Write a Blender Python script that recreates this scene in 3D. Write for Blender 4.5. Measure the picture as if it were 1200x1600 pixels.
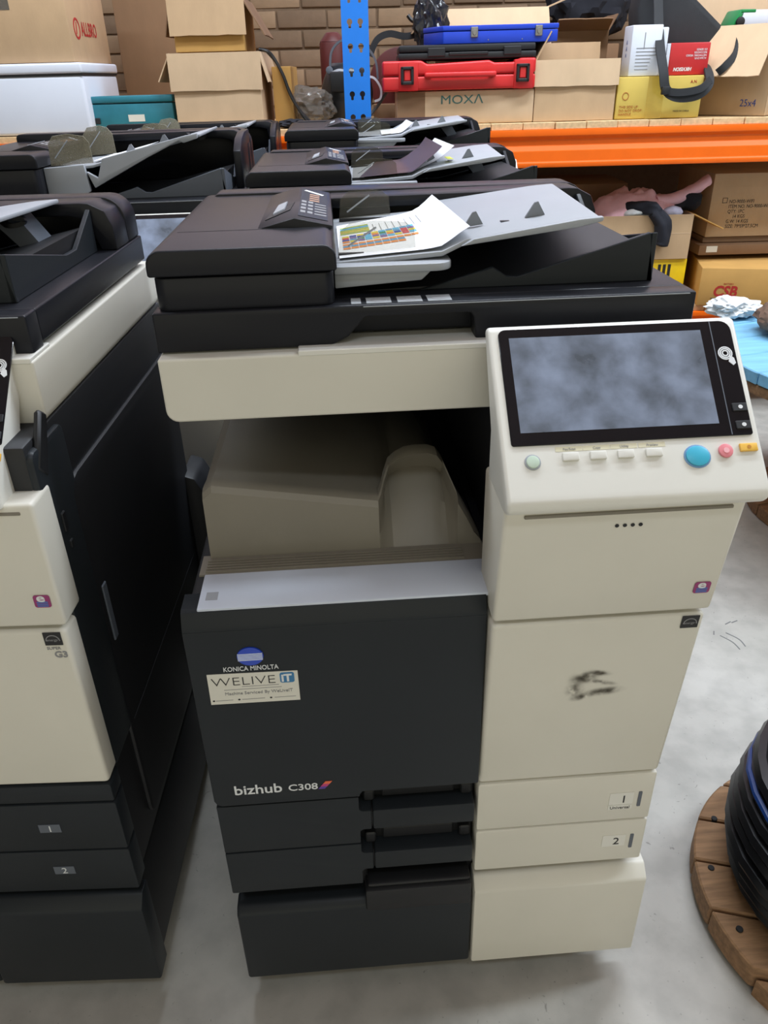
import bpy, bmesh, math, random
from mathutils import Vector, Matrix, noise
random.seed(7)
for o in list(bpy.data.objects): bpy.data.objects.remove(o)
SC = bpy.context.scene
COL = SC.collection

# ------------------------------------------------------------------ camera
PITCH, ROLL, YAWC = 0.51378, -0.02728, 0.05728
fw = Vector((math.sin(YAWC)*math.cos(PITCH), math.cos(YAWC)*math.cos(PITCH), -math.sin(PITCH)))
rt0 = Vector((math.cos(YAWC), -math.sin(YAWC), 0)); up0 = rt0.cross(fw)
rt = rt0*math.cos(ROLL) + up0*math.sin(ROLL); up = up0*math.cos(ROLL) - rt0*math.sin(ROLL)
cd = bpy.data.cameras.new('camera'); cam = bpy.data.objects.new('camera', cd); COL.objects.link(cam)
cd.sensor_fit = 'HORIZONTAL'; cd.sensor_width = 36; cd.lens = 36.0; cd.clip_start = 0.02
M = Matrix((rt, up, -fw)).transposed().to_4x4(); M.translation = (0.19787, -0.7333, 1.3206)
cam.matrix_world = M
SC.camera = cam

# ------------------------------------------------------------------ light and exposure
SC.view_settings.view_transform = 'Standard'; SC.view_settings.look = 'None'
SC.view_settings.gamma = 1; SC.view_settings.exposure = 0.0
SC.view_settings.use_curve_mapping = False
wd = bpy.data.worlds.new('world'); SC.world = wd; wd.use_nodes = True
wd.node_tree.nodes['Background'].inputs[0].default_value = (0.90, 0.90, 0.86, 1)
wd.node_tree.nodes['Background'].inputs[1].default_value = 0.16
LAMPS = [  # x, y, z, length along x, width, watts down, watts up
    (0.9, 1.5, 3.6, 2.6, 0.28, 108, 70),
    (3.6, 0.6, 3.6, 2.4, 0.28, 114, 30),
    (-2.6, 1.1, 3.6, 2.4, 0.28, 45, 30),
    (0.3, -1.7, 3.6, 1.6, 0.28, 14, 6)]
def area(name, loc, rot, sx, sy, e, col):
    ld = bpy.data.lights.new(name, 'AREA'); ld.shape = 'RECTANGLE'; ld.size = sx; ld.size_y = sy; ld.energy = e; ld.color = col
    lo = bpy.data.objects.new(name, ld); COL.objects.link(lo); lo.location = loc; lo.rotation_euler = rot
for x, y, z, l, w, e, e2 in LAMPS:
    area('tube_light', (x, y, z - 0.07), (0, 0, 0), l, w, e, (0.80, 0.90, 1.0))
    area('tube_light_up', (x, y, z + 0.09), (math.pi, 0, 0), l, w, e2, (0.88, 0.93, 1.0))
area('front_fill_light', (0.6, -4.6, 2.2), (math.radians(90), 0, 0), 9.0, 4.2, 92, (1.0, 0.96, 0.74))  # added fill from behind the camera for the front faces, no door there

# ------------------------------------------------------------------ materials
MATS = {}
def lin(c): return tuple(((v/255)/12.92 if v <= 10 else ((v/255+0.055)/1.055)**2.4) for v in c)
def mat(name, rgb, rough=0.5, metal=0.0, var=0.06, scale=40, bump=0.0, bscale=300, spec=0.5, kind=None, alpha=1.0, trans=0.0, stretch=(1, 1, 1), coat=0.0):
    if name in MATS: return MATS[name]
    m = bpy.data.materials.new(name); m.use_nodes = True; nt = m.node_tree; N = nt.nodes; L = nt.links
    b = N['Principled BSDF']; c = lin(rgb)
    b.inputs['Roughness'].default_value = rough; b.inputs['Metallic'].default_value = metal
    b.inputs['Specular IOR Level'].default_value = spec; b.inputs['Alpha'].default_value = alpha
    b.inputs['Transmission Weight'].default_value = trans; b.inputs['Coat Weight'].default_value = coat; b.inputs['Coat Roughness'].default_value = 0.22
    tc = N.new('ShaderNodeTexCoord'); mp = N.new('ShaderNodeMapping'); mp.inputs['Scale'].default_value = stretch
    L.new(tc.outputs['Object'], mp.inputs[0])
    n = N.new('ShaderNodeTexNoise'); n.inputs['Scale'].default_value = scale; n.inputs['Detail'].default_value = 5
    L.new(mp.outputs[0], n.inputs['Vector'])
    r = N.new('ShaderNodeValToRGB'); r.color_ramp.elements[0].position = 0.3; r.color_ramp.elements[1].position = 0.7
    r.color_ramp.elements[0].color = tuple(v*(1-var) for v in c)+(1,); r.color_ramp.elements[1].color = tuple(min(1, v*(1+var)) for v in c)+(1,)
    L.new(n.outputs['Fac'], r.inputs[0]); L.new(r.outputs[0], b.inputs['Base Color'])
    if bump:
        n2 = N.new('ShaderNodeTexNoise'); n2.inputs['Scale'].default_value = bscale; n2.inputs['Detail'].default_value = 3
        L.new(mp.outputs[0], n2.inputs['Vector'])
        bp = N.new('ShaderNodeBump'); bp.inputs['Strength'].default_value = bump; bp.inputs['Distance'].default_value = 0.002
        L.new(n2.outputs['Fac'], bp.inputs['Height']); L.new(bp.outputs[0], b.inputs['Normal'])
    MATS[name] = m; return m

CREAM = mat('cream_plastic', (218, 214, 202), 0.42, var=0.03, scale=6, bump=0.03, bscale=900)
PANELW = mat('panel_white_plastic', (226, 224, 216), 0.38, var=0.02, scale=6)
DARK = mat('charcoal_plastic', (36, 40, 44), 0.42, var=0.06, scale=8, bump=0.04, bscale=1200, spec=0.25)
LID = mat('lid_plastic', (30, 31, 36), 0.33, var=0.06, scale=6, bump=0.04, bscale=1500, spec=0.22)
BLACK = mat('black_plastic', (22, 23, 26), 0.5, var=0.1, scale=20)
SIDE = mat('side_black_plastic', (24, 25, 29), 0.55, var=0.08, scale=10)
GREIGE = mat('greige_plastic', (128, 122, 110), 0.5, var=0.04, scale=10, bump=0.04, bscale=900)
SILVER = mat('silver_plastic', (204, 212, 226), 0.4, var=0.03, scale=10)
GREYT = mat('grey_tray_plastic', (158, 162, 168), 0.45, var=0.03, scale=10)
GREYD = mat('dark_grey_plastic', (92, 98, 108), 0.45, var=0.04, scale=10)
RUBBER = mat('rubber', (25, 25, 26), 0.7)
STEEL = mat('steel', (150, 150, 152), 0.35, metal=0.9)
PRINTW = mat('white_print', (222, 224, 226), 0.5, var=0.01)
PRINTK = mat('black_print', (35, 34, 36), 0.55, var=0.02)
PRINTG = mat('grey_print', (140, 140, 142), 0.55, var=0.02)
STICKER = mat('sticker_paper', (220, 217, 206), 0.5, var=0.02)
PAPER = mat('white_paper', (238, 240, 246), 0.7, var=0.01)
def smoke():
    m = bpy.data.materials.new('smoked_clear_plastic'); m.use_nodes = True; N = m.node_tree.nodes; L = m.node_tree.links
    b = N['Principled BSDF']; b.inputs['Base Color'].default_value = (0.18, 0.17, 0.14, 1); b.inputs['Roughness'].default_value = 0.12
    t = N.new('ShaderNodeBsdfTransparent'); t.inputs[0].default_value = (0.90, 0.89, 0.84, 1)
    n = N.new('ShaderNodeTexNoise'); n.inputs['Scale'].default_value = 60
    mr = N.new('ShaderNodeMapRange'); mr.inputs['To Min'].default_value = 0.10; mr.inputs['To Max'].default_value = 0.26
    mx = N.new('ShaderNodeMixShader'); L.new(n.outputs['Fac'], mr.inputs[0]); L.new(mr.outputs[0], mx.inputs[0])
    L.new(t.outputs[0], mx.inputs[1]); L.new(b.outputs[0], mx.inputs[2]); L.new(mx.outputs[0], N['Material Output'].inputs[0])
    return m
SMOKE = smoke()
def film(name, col, lo, hi, rough=0.15):
    m = bpy.data.materials.new(name); m.use_nodes = True; N = m.node_tree.nodes; L = m.node_tree.links
    b = N['Principled BSDF']; b.inputs['Base Color'].default_value = lin(col)+(1,); b.inputs['Roughness'].default_value = rough
    t = N.new('ShaderNodeBsdfTransparent'); t.inputs[0].default_value = (0.9, 0.9, 0.9, 1)
    n = N.new('ShaderNodeTexNoise'); n.inputs['Scale'].default_value = 25
    mr = N.new('ShaderNodeMapRange'); mr.inputs['To Min'].default_value = lo; mr.inputs['To Max'].default_value = hi
    mx = N.new('ShaderNodeMixShader'); L.new(n.outputs['Fac'], mr.inputs[0]); L.new(mr.outputs[0], mx.inputs[0])
    L.new(t.outputs[0], mx.inputs[1]); L.new(b.outputs[0], mx.inputs[2]); L.new(mx.outputs[0], N['Material Output'].inputs[0])
    return m
SMOKE2 = film('dusty_clear_plastic', (150, 144, 124), 0.35, 0.7, 0.3)
FILM = film('clear_plastic_film', (120, 115, 108), 0.35, 0.75); FILMD = film('dark_plastic_film', (38, 38, 42), 0.7, 0.95)

def smudged(name, base, dust, lo, hi, scale, rough, seed=0.0, r0=0.08, stretch=(1, 1, 1), dist=0.8):
    """a glossy face with finger grease, dust and a painted reflection haze"""
    m = bpy.data.materials.new(name); m.use_nodes = True; N = m.node_tree.nodes; L = m.node_tree.links
    b = N['Principled BSDF']; b.inputs['Roughness'].default_value = rough
    tc = N.new('ShaderNodeTexCoord'); mp = N.new('ShaderNodeMapping'); mp.inputs['Location'].default_value = (seed, seed*2, 0); mp.inputs['Scale'].default_value = stretch
    n = N.new('ShaderNodeTexNoise'); n.inputs['Scale'].default_value = scale; n.inputs['Detail'].default_value = 7; n.inputs['Distortion'].default_value = dist
    r = N.new('ShaderNodeValToRGB'); r.color_ramp.elements[0].position = lo; r.color_ramp.elements[1].position = hi
    r.color_ramp.elements[0].color = lin(base)+(1,); r.color_ramp.elements[1].color = lin(dust)+(1,)
    rr = N.new('ShaderNodeMapRange'); rr.inputs['From Min'].default_value = lo; rr.inputs['From Max'].default_value = hi
    rr.inputs['To Min'].default_value = r0; rr.inputs['To Max'].default_value = 0.5
    L.new(tc.outputs['Object'], mp.inputs[0]); L.new(mp.outputs[0], n.inputs['Vector']); L.new(n.outputs['Fac'], r.inputs[0]); L.new(r.outputs[0], b.inputs['Base Color'])
    L.new(n.outputs['Fac'], rr.inputs[0]); L.new(rr.outputs[0], b.inputs['Roughness'])
    return m
SCREEN = smudged('touch_screen_glass', (76, 82, 90), (142, 154, 178), 0.26, 0.80, 24, 0.15, r0=0.25, dist=0.15)  # grey-blue tones hold a painted reflection haze besides the smudges
GLASSK = mat('black_glass', (14, 15, 20), 0.08, var=0.02)
CARD = mat('cardboard', (190, 158, 122), 0.8, var=0.05, scale=9, bump=0.15, bscale=60, stretch=(2, 2, 1))
CARD2 = mat('pale_cardboard', (206, 176, 142), 0.8, var=0.05, scale=9, bump=0.12, bscale=60, stretch=(2, 2, 1))
CARD3 = mat('shaded_brown_cardboard', (132, 100, 72), 0.82, var=0.05, scale=8, bump=0.15, bscale=60, stretch=(2, 2, 1))  # brown darkened so the colour holds the shade deep in the rack
CARDO = mat('ochre_cardboard', (196, 150, 82), 0.8, var=0.08, scale=9, bump=0.1, bscale=60)
CARDY = mat('yellow_cardboard', (204, 176, 84), 0.75, var=0.06, scale=9, bump=0.1, bscale=60)
TAPE = mat('packing_tape', (190, 158, 66), 0.2, var=0.05)
WHITEC = mat('white_card', (214, 217, 226), 0.55, var=0.03, scale=12)
WHITEB = mat('white_box_plastic', (222, 226, 238), 0.5, var=0.02, scale=6)
REDC = mat('red_card', (186, 34, 38), 0.45, var=0.04)
REDP = mat('red_plastic', (206, 38, 40), 0.38, var=0.05, scale=20)
BLUEM = mat('blue_paint', (22, 62, 186), 0.35, var=0.05, scale=15)
RACKB = mat('rack_blue_paint', (18, 122, 222), 0.4, var=0.04, scale=15)
ORANGE = mat('rack_orange_paint', (240, 102, 8), 0.42, var=0.04, scale=15, spec=0.3)
TEAL = mat('teal_paint', (38, 118, 134), 0.45, var=0.12, scale=20)
PINE = mat('pine_plank', (214, 180, 134), 0.7, var=0.14, scale=14, bump=0.2, bscale=80, stretch=(6, 1, 6))
OLDW = mat('old_wood', (142, 108, 76), 0.75, var=0.28, scale=14, bump=0.4, bscale=60, stretch=(1, 7, 7))
BLUEW = mat('blue_painted_wood', (120, 178, 212), 0.65, var=0.14, scale=7, bump=0.2, bscale=60, stretch=(1, 5, 5))
CABLE = mat('black_cable', (20, 20, 22), 0.32, var=0.1)
BCABLE = mat('blue_cable', (24, 58, 120), 0.35)
PINK = mat('pink_fabric', (238, 190, 200), 0.9, var=0.05, bump=0.2, bscale=500)
NAVY = mat('navy_fabric', (26, 27, 36), 0.9, var=0.1, bump=0.2, bscale=500)
WHITEF = mat('white_fabric', (214, 216, 216), 0.9, var=0.05, bump=0.2, bscale=400)
NYLON = mat('black_nylon', (36, 37, 40), 0.75, var=0.1, bump=0.3, bscale=700)
YELP = mat('yellow_plastic', (236, 196, 22), 0.4)
GREEN = mat('green_plastic', (18, 128, 66), 0.4)
REDBR = mat('dark_red_paint', (84, 26, 24), 0.5)
HELM = mat('helmet_shell', (40, 42, 46), 0.3, var=0.1)
BGREY = mat('headband_grey', (92, 96, 104), 0.5)
BROWN = mat('brown_rope', (112, 88, 72), 0.85, var=0.2, scale=60)

def concrete():
    m = bpy.data.materials.new('concrete_floor'); m.use_nodes = True; N = m.node_tree.nodes; L = m.node_tree.links
    b = N['Principled BSDF']; b.inputs['Roughness'].default_value = 0.6
    tc = N.new('ShaderNodeTexCoord')
    def nz(s, d, dist=0.0):
        n = N.new('ShaderNodeTexNoise'); n.inputs['Scale'].default_value = s; n.inputs['Detail'].default_value = d; n.inputs['Distortion'].default_value = dist
        L.new(tc.outputs['Object'], n.inputs['Vector']); return n.outputs['Fac']
    def ramp(f, p0, c0, p1, c1):
        r = N.new('ShaderNodeValToRGB'); r.color_ramp.elements[0].position = p0; r.color_ramp.elements[1].position = p1
        r.color_ramp.elements[0].color = lin(c0)+(1,); r.color_ramp.elements[1].color = lin(c1)+(1,); L.new(f, r.inputs[0]); return r.outputs[0]
    def mul(a, c, f):
        x = N.new('ShaderNodeMix'); x.data_type = 'RGBA'; x.blend_type = 'MULTIPLY'; x.inputs[0].default_value = f
        L.new(a, x.inputs[6]); L.new(c, x.inputs[7]); return x.outputs[2]
    a = ramp(nz(2.2, 9, 0.4), 0.3, (174, 171, 163), 0.7, (195, 192, 185))
    c = ramp(nz(14, 8), 0.35, (224, 224, 224), 0.6, (255, 255, 255))
    d = ramp(nz(120, 2), 0.20, (140, 138, 136), 0.30, (255, 255, 255))
    e = ramp(nz(38, 3, 2.5), 0.24, (150, 148, 146), 0.30, (255, 255, 255))
    o = mul(mul(mul(a, c, 0.7), d, 0.6), e, 0.6)
    L.new(o, b.inputs['Base Color'])
    bp = N.new('ShaderNodeBump'); bp.inputs['Strength'].default_value = 0.12; bp.inputs['Distance'].default_value = 0.003
    L.new(nz(60, 6), bp.inputs['Height']); L.new(bp.outputs[0], b.inputs['Normal'])
    return m
CONC = concrete()
BRICK = [mat('brick_%s' % n, c, 0.85, var=0.12, scale=14, bump=0.5, bscale=60) for n, c in (('tan', (128, 104, 82)), ('sand', (144, 118, 92)), ('brown', (114, 92, 72)))]  # bricks darkened: shade of an unmodelled upper shelf is in their colour
MORTAR = mat('mortar', (112, 90, 70), 0.9, var=0.1, bump=0.3, bscale=80)

# ------------------------------------------------------------------ mesh helpers
def box(bm, x0, x1, y0, y1, z0, z1):
    v = [bm.verts.new((x, y, z)) for x in (x0, x1) for y in (y0, y1) for z in (z0, z1)]
    for f in ((0, 1, 3, 2), (4, 6, 7, 5), (0, 4, 5, 1), (2, 3, 7, 6), (0, 2, 6, 4), (1, 5, 7, 3)): bm.faces.new([v[i] for i in f])
    return v
def prism(bm, pts, axis, a, b):
    def P(p, t): return {'x': (t, p[0], p[1]), 'y': (p[0], t, p[1]), 'z': (p[0], p[1], t)}[axis]
    A = [bm.verts.new(P(p, a)) for p in pts]; B = [bm.verts.new(P(p, b)) for p in pts]; n = len(pts)
    bm.faces.new(A); bm.faces.new(B[::-1])
    for i in range(n): bm.faces.new((A[i], B[i], B[(i+1) % n], A[(i+1) % n]))
def rrect(x0, x1, z0, z1, r, seg=5):
    if not isinstance(r, (tuple, list)): r = (r,)*4      # bl, br, tr, tl
    out = []
    for (cx, cz, a0, q) in ((x0, z0, 180, r[0]), (x1, z0, 270, r[1]), (x1, z1, 0, r[2]), (x0, z1, 90, r[3])):
        sx = 1 if cx == x0 else -1; sz = 1 if cz == z0 else -1
        if q <= 0: out.append((cx, cz)); continue
        for i in range(seg+1):
            a = math.radians(a0+90*i/seg); out.append((cx+sx*q+q*math.cos(a), cz+sz*q+q*math.sin(a)))
    return out
def ell(cx, cz, rx, rz, n=24): return [(cx+rx*math.cos(2*math.pi*i/n), cz+rz*math.sin(2*math.pi*i/n)) for i in range(n)]
def ring_loft(bm, rings, cap=True, closed=False):
    R = [[bm.verts.new(p) for p in r] for r in rings]; n = len(R[0]); m = len(R)
    for i in range(m if closed else m-1):
        a, b = R[i], R[(i+1) % m]
        for j in range(n): bm.faces.new((a[j], a[(j+1) % n], b[(j+1) % n], b[j]))
    if cap and not closed: bm.faces.new(R[0][::-1]); bm.faces.new(R[-1])
def sweep(bm, pts, ra, rb=None, n=8, ref=(0, 0, 1), closed=False, smooth=True):
    pts = [Vector(p) for p in pts]
    if smooth and len(pts) > 2:
        q = []
        m = len(pts)
        for i in range(m if closed else m-1):
            p0 = pts[(i-1) % m] if (closed or i > 0) else pts[i]; p1 = pts[i]; p2 = pts[(i+1) % m]; p3 = pts[(i+2) % m] if (closed or i+2 < m) else p2
            for k in range(6):
                t = k/6; q.append(0.5*((2*p1)+(-p0+p2)*t+(2*p0-5*p1+4*p2-p3)*t*t+(-p0+3*p1-3*p2+p3)*t**3))
        if not closed: q.append(pts[-1])
        pts = q
    rb = rb or ra; rings = []; m = len(pts); ref = Vector(ref)
    for i, p in enumerate(pts):
        t = (pts[(i+1) % m]-pts[i-1]) if closed else (pts[min(i+1, m-1)]-pts[max(i-1, 0)])
        t = t.normalized() if t.length > 1e-9 else Vector((1, 0, 0))
        s = t.cross(ref)
        if s.length < 1e-3: s = t.cross(Vector((0.3, 1, 0.1)))
        s.normalize(); u = s.cross(t).normalized()
        if n == 4: rings.append([p+s*ra*a+u*rb*b for a, b in ((1, 1), (-1, 1), (-1, -1), (1, -1))])
        else: rings.append([p+s*ra*math.cos(2*math.pi*k/n)+u*rb*math.sin(2*math.pi*k/n) for k in range(n)])
    ring_loft(bm, rings, closed=closed)
def cyl(bm, cx, cy, z0, z1, r, n=32, r1=None):
    r1 = r if r1 is None else r1
    ring_loft(bm, [[(cx+q*math.cos(2*math.pi*i/n), cy+q*math.sin(2*math.pi*i/n), z) for i in range(n)] for q, z in ((r, z0), (r1, z1))])

def part(name, m, parent, fn, bevel=0.0, seg=2, smooth=True, angle=35, mw=None):
    bm = bmesh.new(); fn(bm)
    bmesh.ops.recalc_face_normals(bm, faces=bm.faces[:])
    if bevel: bmesh.ops.bevel(bm, geom=[e for e in bm.edges if len(e.link_faces) == 2 and e.calc_face_angle(0) > 0.5], offset=bevel, segments=seg, affect='EDGES', profile=0.5, clamp_overlap=True)
    me = bpy.data.meshes.new(name); bm.to_mesh(me); bm.free()
    for mm in (m if isinstance(m, (list, tuple)) else [m]): me.materials.append(mm)
    if smooth:
        for p in me.polygons: p.use_smooth = True
        me.set_sharp_from_angle(angle=math.radians(angle))
    o = bpy.data.objects.new(name, me); COL.objects.link(o)
    if parent: o.parent = parent
    if mw is not None: o.matrix_local = mw
    return o
def thing(name, label, cat, loc=(0, 0, 0), rz=0.0, group=None):
    o = bpy.data.objects.new(name, None); COL.objects.link(o); o.empty_display_size = 0.05
    o.location = loc; o.rotation_euler = (0, 0, rz); return tag(o, label, cat, group)
def tag(o, label, cat, group=None):
    o['label'] = label; o['category'] = cat
    if group: o['group'] = group
    return o
def struct(o): o['kind'] = 'structure'; return o
def frame(P0, u, v):
    u = Vector(u).normalized(); v = Vector(v).normalized(); n = u.cross(v)
    M = Matrix((u, v, n)).transposed().to_4x4(); M.translation = P0; return M
def front(x, y, z): return frame((x, y, z), (1, 0, 0), (0, 0, 1))
def text(name, s, m, parent, mw, size, sx=1.0, align='LEFT', ext=0.0002, shear=0.0, bold=0.0, space=1.0):
    c = bpy.data.curves.new(name, 'FONT'); c.body = s; c.size = size; c.align_x = align; c.extrude = ext; c.shear = shear; c.offset = bold; c.space_character = space
    c.resolution_u = 3
    t = bpy.data.objects.new(name+'_curve', c); COL.objects.link(t)
    me = bpy.data.meshes.new_from_object(t.evaluated_get(bpy.context.evaluated_depsgraph_get()))
    bpy.data.objects.remove(t); bpy.data.curves.remove(c)
    me.name = name; me.materials.clear(); me.materials.append(m)
    o = bpy.data.objects.new(name, me); COL.objects.link(o); o.parent = parent
    o.matrix_local = mw @ Matrix.Diagonal((sx, 1, 1, 1)); return o

# ------------------------------------------------------------------ room
def fl(bm): box(bm, -6, 7, -5, 6, -0.1, 0)
struct(part('floor', CONC, None, fl, smooth=False))
RY, RO = -0.06, Vector((0.3, 2.42, 0))
RU = Vector((math.cos(RY), math.sin(RY), 0)); RV = Vector((-math.sin(RY), math.cos(RY), 0))
def rloc(x, dy, z=0.0): p = RO+RU*x+RV*dy; return (p.x, p.y, z)
wall = struct(part('wall_back', MORTAR, None, lambda bm: box(bm, -6, 7, 0, 0.15, 0, 1.69), smooth=False))
wall.location = rloc(0, 1.05); wall.rotation_euler = (0, 0, RY)
wup = struct(part('wall_upper', mat('pink_grey_reflector', (232, 212, 218), 0.8), None, lambda bm: box(bm, -6, 7, 0.0, 0.15, 1.69, 5), smooth=False))  # unseen upper wall, its pale pink invented for the dark lids to reflect
wup.location = rloc(0, 1.05); wup.rotation_euler = (0, 0, RY)
ceil = struct(part('ceiling', mat('ceiling_sheet', (176, 156, 152), 0.8), None, lambda bm: box(bm, -6, 7, -5, 6, 5, 5.1), smooth=False))
bw, bh, jt = 0.222, 0.068, 0.010
meshes = []
for k in range(6):
    def bk(bm):
        box(bm, -bw/2, bw/2, -0.005, 0.01, -bh/2, bh/2)
        for v in bm.verts: v.co += Vector((random.uniform(-.003, .003), random.uniform(-.003, .003), random.uniform(-.003, .003)))
    o = part('brick', BRICK[k % 3], None, bk, bevel=0.004, seg=2); meshes.append(o.data); bpy.data.objects.remove(o)
for r in range(9):
    for c in range(16):
        o = bpy.data.objects.new('brick', random.choice(meshes)); COL.objects.link(o); o.parent = wall
        o.location = (-1.75+c*(bw+jt)+(0.117 if r % 2 else 0), -0.002+random.uniform(-.003, .002), 1.02+r*(bh+jt))
TUBE = bpy.data.materials.new('lit_tube'); TUBE.use_nodes = True
TUBE.node_tree.nodes['Principled BSDF'].inputs['Emission Color'].default_value = (.88, .94, 1, 1); TUBE.node_tree.nodes['Principled BSDF'].inputs['Emission Strength'].default_value = 4
for x, y, z, l, w, e, e2 in LAMPS:
    t = thing('tube_lamp', {0.9: 'twin tube ceiling lamp above the copiers', 3.6: 'twin tube ceiling lamp over the clear floor at the right', -2.6: 'twin tube ceiling lamp at the far left', 0.3: 'twin tube ceiling lamp behind the viewer'}[x], 'lamp', (x, y, z))
    part('housing', PANELW, t, lambda bm: box(bm, -l/2, l/2, -w/2, w/2, 0, 0.06), bevel=0.008)
    for s in (-1, 1):
        part('tube', TUBE, t, lambda bm: sweep(bm, [(-l/2+.03, s*.07, -.03), (l/2-.03, s*.07, -.03)], .018, n=12, smooth=False))
        part('hanger', STEEL, t, lambda bm: cyl(bm, s*l*0.35, 0, 0.06, 5.0-z, 0.006, 8))

# ------------------------------------------------------------------ copier
PA = Vector((0.36, -.065, .952)); PT = Vector((0.36, .07, 1.083)); PV = (PT-PA).normalized(); PN = Vector((1, 0, 0)).cross(PV)
PANF = frame(PA, (1, 0, 0), PV)
CB = (0.0, 0.465); CT = (-.03, .762); BB = (-.031, .768); BT = (-.056, .932)
def leanf(a, b, x, z, off=0.0006):      # frame lying on a leaning front face
    k = (z-a[1])/(b[1]-a[1]); y = a[0]+(b[0]-a[0])*k
    v = Vector((0, b[0]-a[0], b[1]-a[1])).normalized(); n = Vector((1, 0, 0)).cross(v)
    return frame(Vector((x, y, z))+n*off, (1, 0, 0), v)
def flat(bm, pts, t=0.0006):
    prism(bm, pts, 'z', 0, t)
def grease():
    m = bpy.data.materials.new('grease_smear'); m.use_nodes = True; N = m.node_tree.nodes; L = m.node_tree.links
    b = N['Principled BSDF']; b.inputs['Base Color'].default_value = lin((84, 76, 62))+(1,); b.inputs['Roughness'].default_value = .5
    t = N.new('ShaderNodeBsdfTransparent'); tc = N.new('ShaderNodeTexCoord')
    def blob(x, y, sx, sy, rz):
        mp = N.new('ShaderNodeMapping'); mp.vector_type = 'TEXTURE'; mp.inputs['Location'].default_value = (x, y, 0); mp.inputs['Scale'].default_value = (sx, sy, 1); mp.inputs['Rotation'].default_value = (0, 0, rz)
        g = N.new('ShaderNodeTexGradient'); g.gradient_type = 'QUADRATIC_SPHERE'; L.new(tc.outputs['Object'], mp.inputs[0]); L.new(mp.outputs[0], g.inputs[0]); return g.outputs['Fac']
    def mth(op, a, c):
        x = N.new('ShaderNodeMath'); x.operation = op; x.use_clamp = True; L.new(a, x.inputs[0])
        if isinstance(c, float): x.inputs[1].default_value = c
        else: L.new(c, x.inputs[1])
        return x.outputs[0]
    acc = blob(-.012, .016, .026, .016, .2)
    for q in ((-.022, -.006, .016, .018, .4), (.008, .006, .030, .006, -.25), (.016, -.012, .034, .010, .1), (-.012, -.020, .020, .009, .2), (.006, .022, .022, .007, -.1)): acc = mth('ADD', acc, blob(*q))
    n = N.new('ShaderNodeTexNoise'); n.inputs['Scale'].default_value = 55; n.inputs['Detail'].default_value = 6; L.new(tc.outputs['Object'], n.inputs['Vector'])
    mr = N.new('ShaderNodeMapRange'); mr.inputs['From Min'].default_value = .35; mr.inputs['From Max'].default_value = .6; L.new(n.outputs['Fac'], mr.inputs[0])
    a = mth('MULTIPLY', mth('MULTIPLY', acc, 1.5), mr.outputs[0]); a = mth('MULTIPLY', a, .62)
    mx = N.new('ShaderNodeMixShader'); L.new(a, mx.inputs[0]); L.new(t.outputs[0], mx.inputs[1]); L.new(b.outputs[0], mx.inputs[2]); L.new(mx.outputs[0], N['Material Output'].inputs[0])
    return m
GREASE = grease()
FIN = mat('fin_grey', (126, 130, 136), .5)
E_RED = mat('eco_magenta', (150, 52, 110), 0.4); E_BLUE = mat('eco_blue', (66, 120, 190), 0.4)
LOGOB = mat('logo_blue', (24, 66, 190), 0.2, coat=0.6); LOGOW = mat('logo_white', (206, 216, 240), 0.3)
def eco_logo(parent, f):
    b = part('eco_badge', E_RED, parent, lambda bm: flat(bm, rrect(0, .019, 0, .017, .003)), mw=f, smooth=False)
    part('eco_badge_lower', E_BLUE, parent, lambda bm: [flat(bm, rrect(.003, .016, .0015+k*.0026, .003+k*.0026, .0004), .0009) for k in range(3)], mw=f, smooth=False)
    text('eco_letter', 'e', PRINTW, parent, f @ Matrix.Translation((.0035, .0085, .0008)), .016, sx=1.3, bold=.0004)
def star_badge(parent, f):
    part('energy_badge', PRINTK, parent, lambda bm: flat(bm, rrect(0, .021, 0, .019, .0005)), mw=f, smooth=False)
    part('energy_arc', PRINTG, parent, lambda bm: sweep(bm, [(.0105+.008*math.cos(a), .007+.008*math.sin(a), .0008) for a in [math.pi*k/8 for k in range(9)]], .0005, n=4), mw=f, smooth=False)
    text('energy_word', 'energy', PRINTG, parent, f @ Matrix.Translation((.0025, .0065, .0008)), .005, shear=.3)

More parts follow.
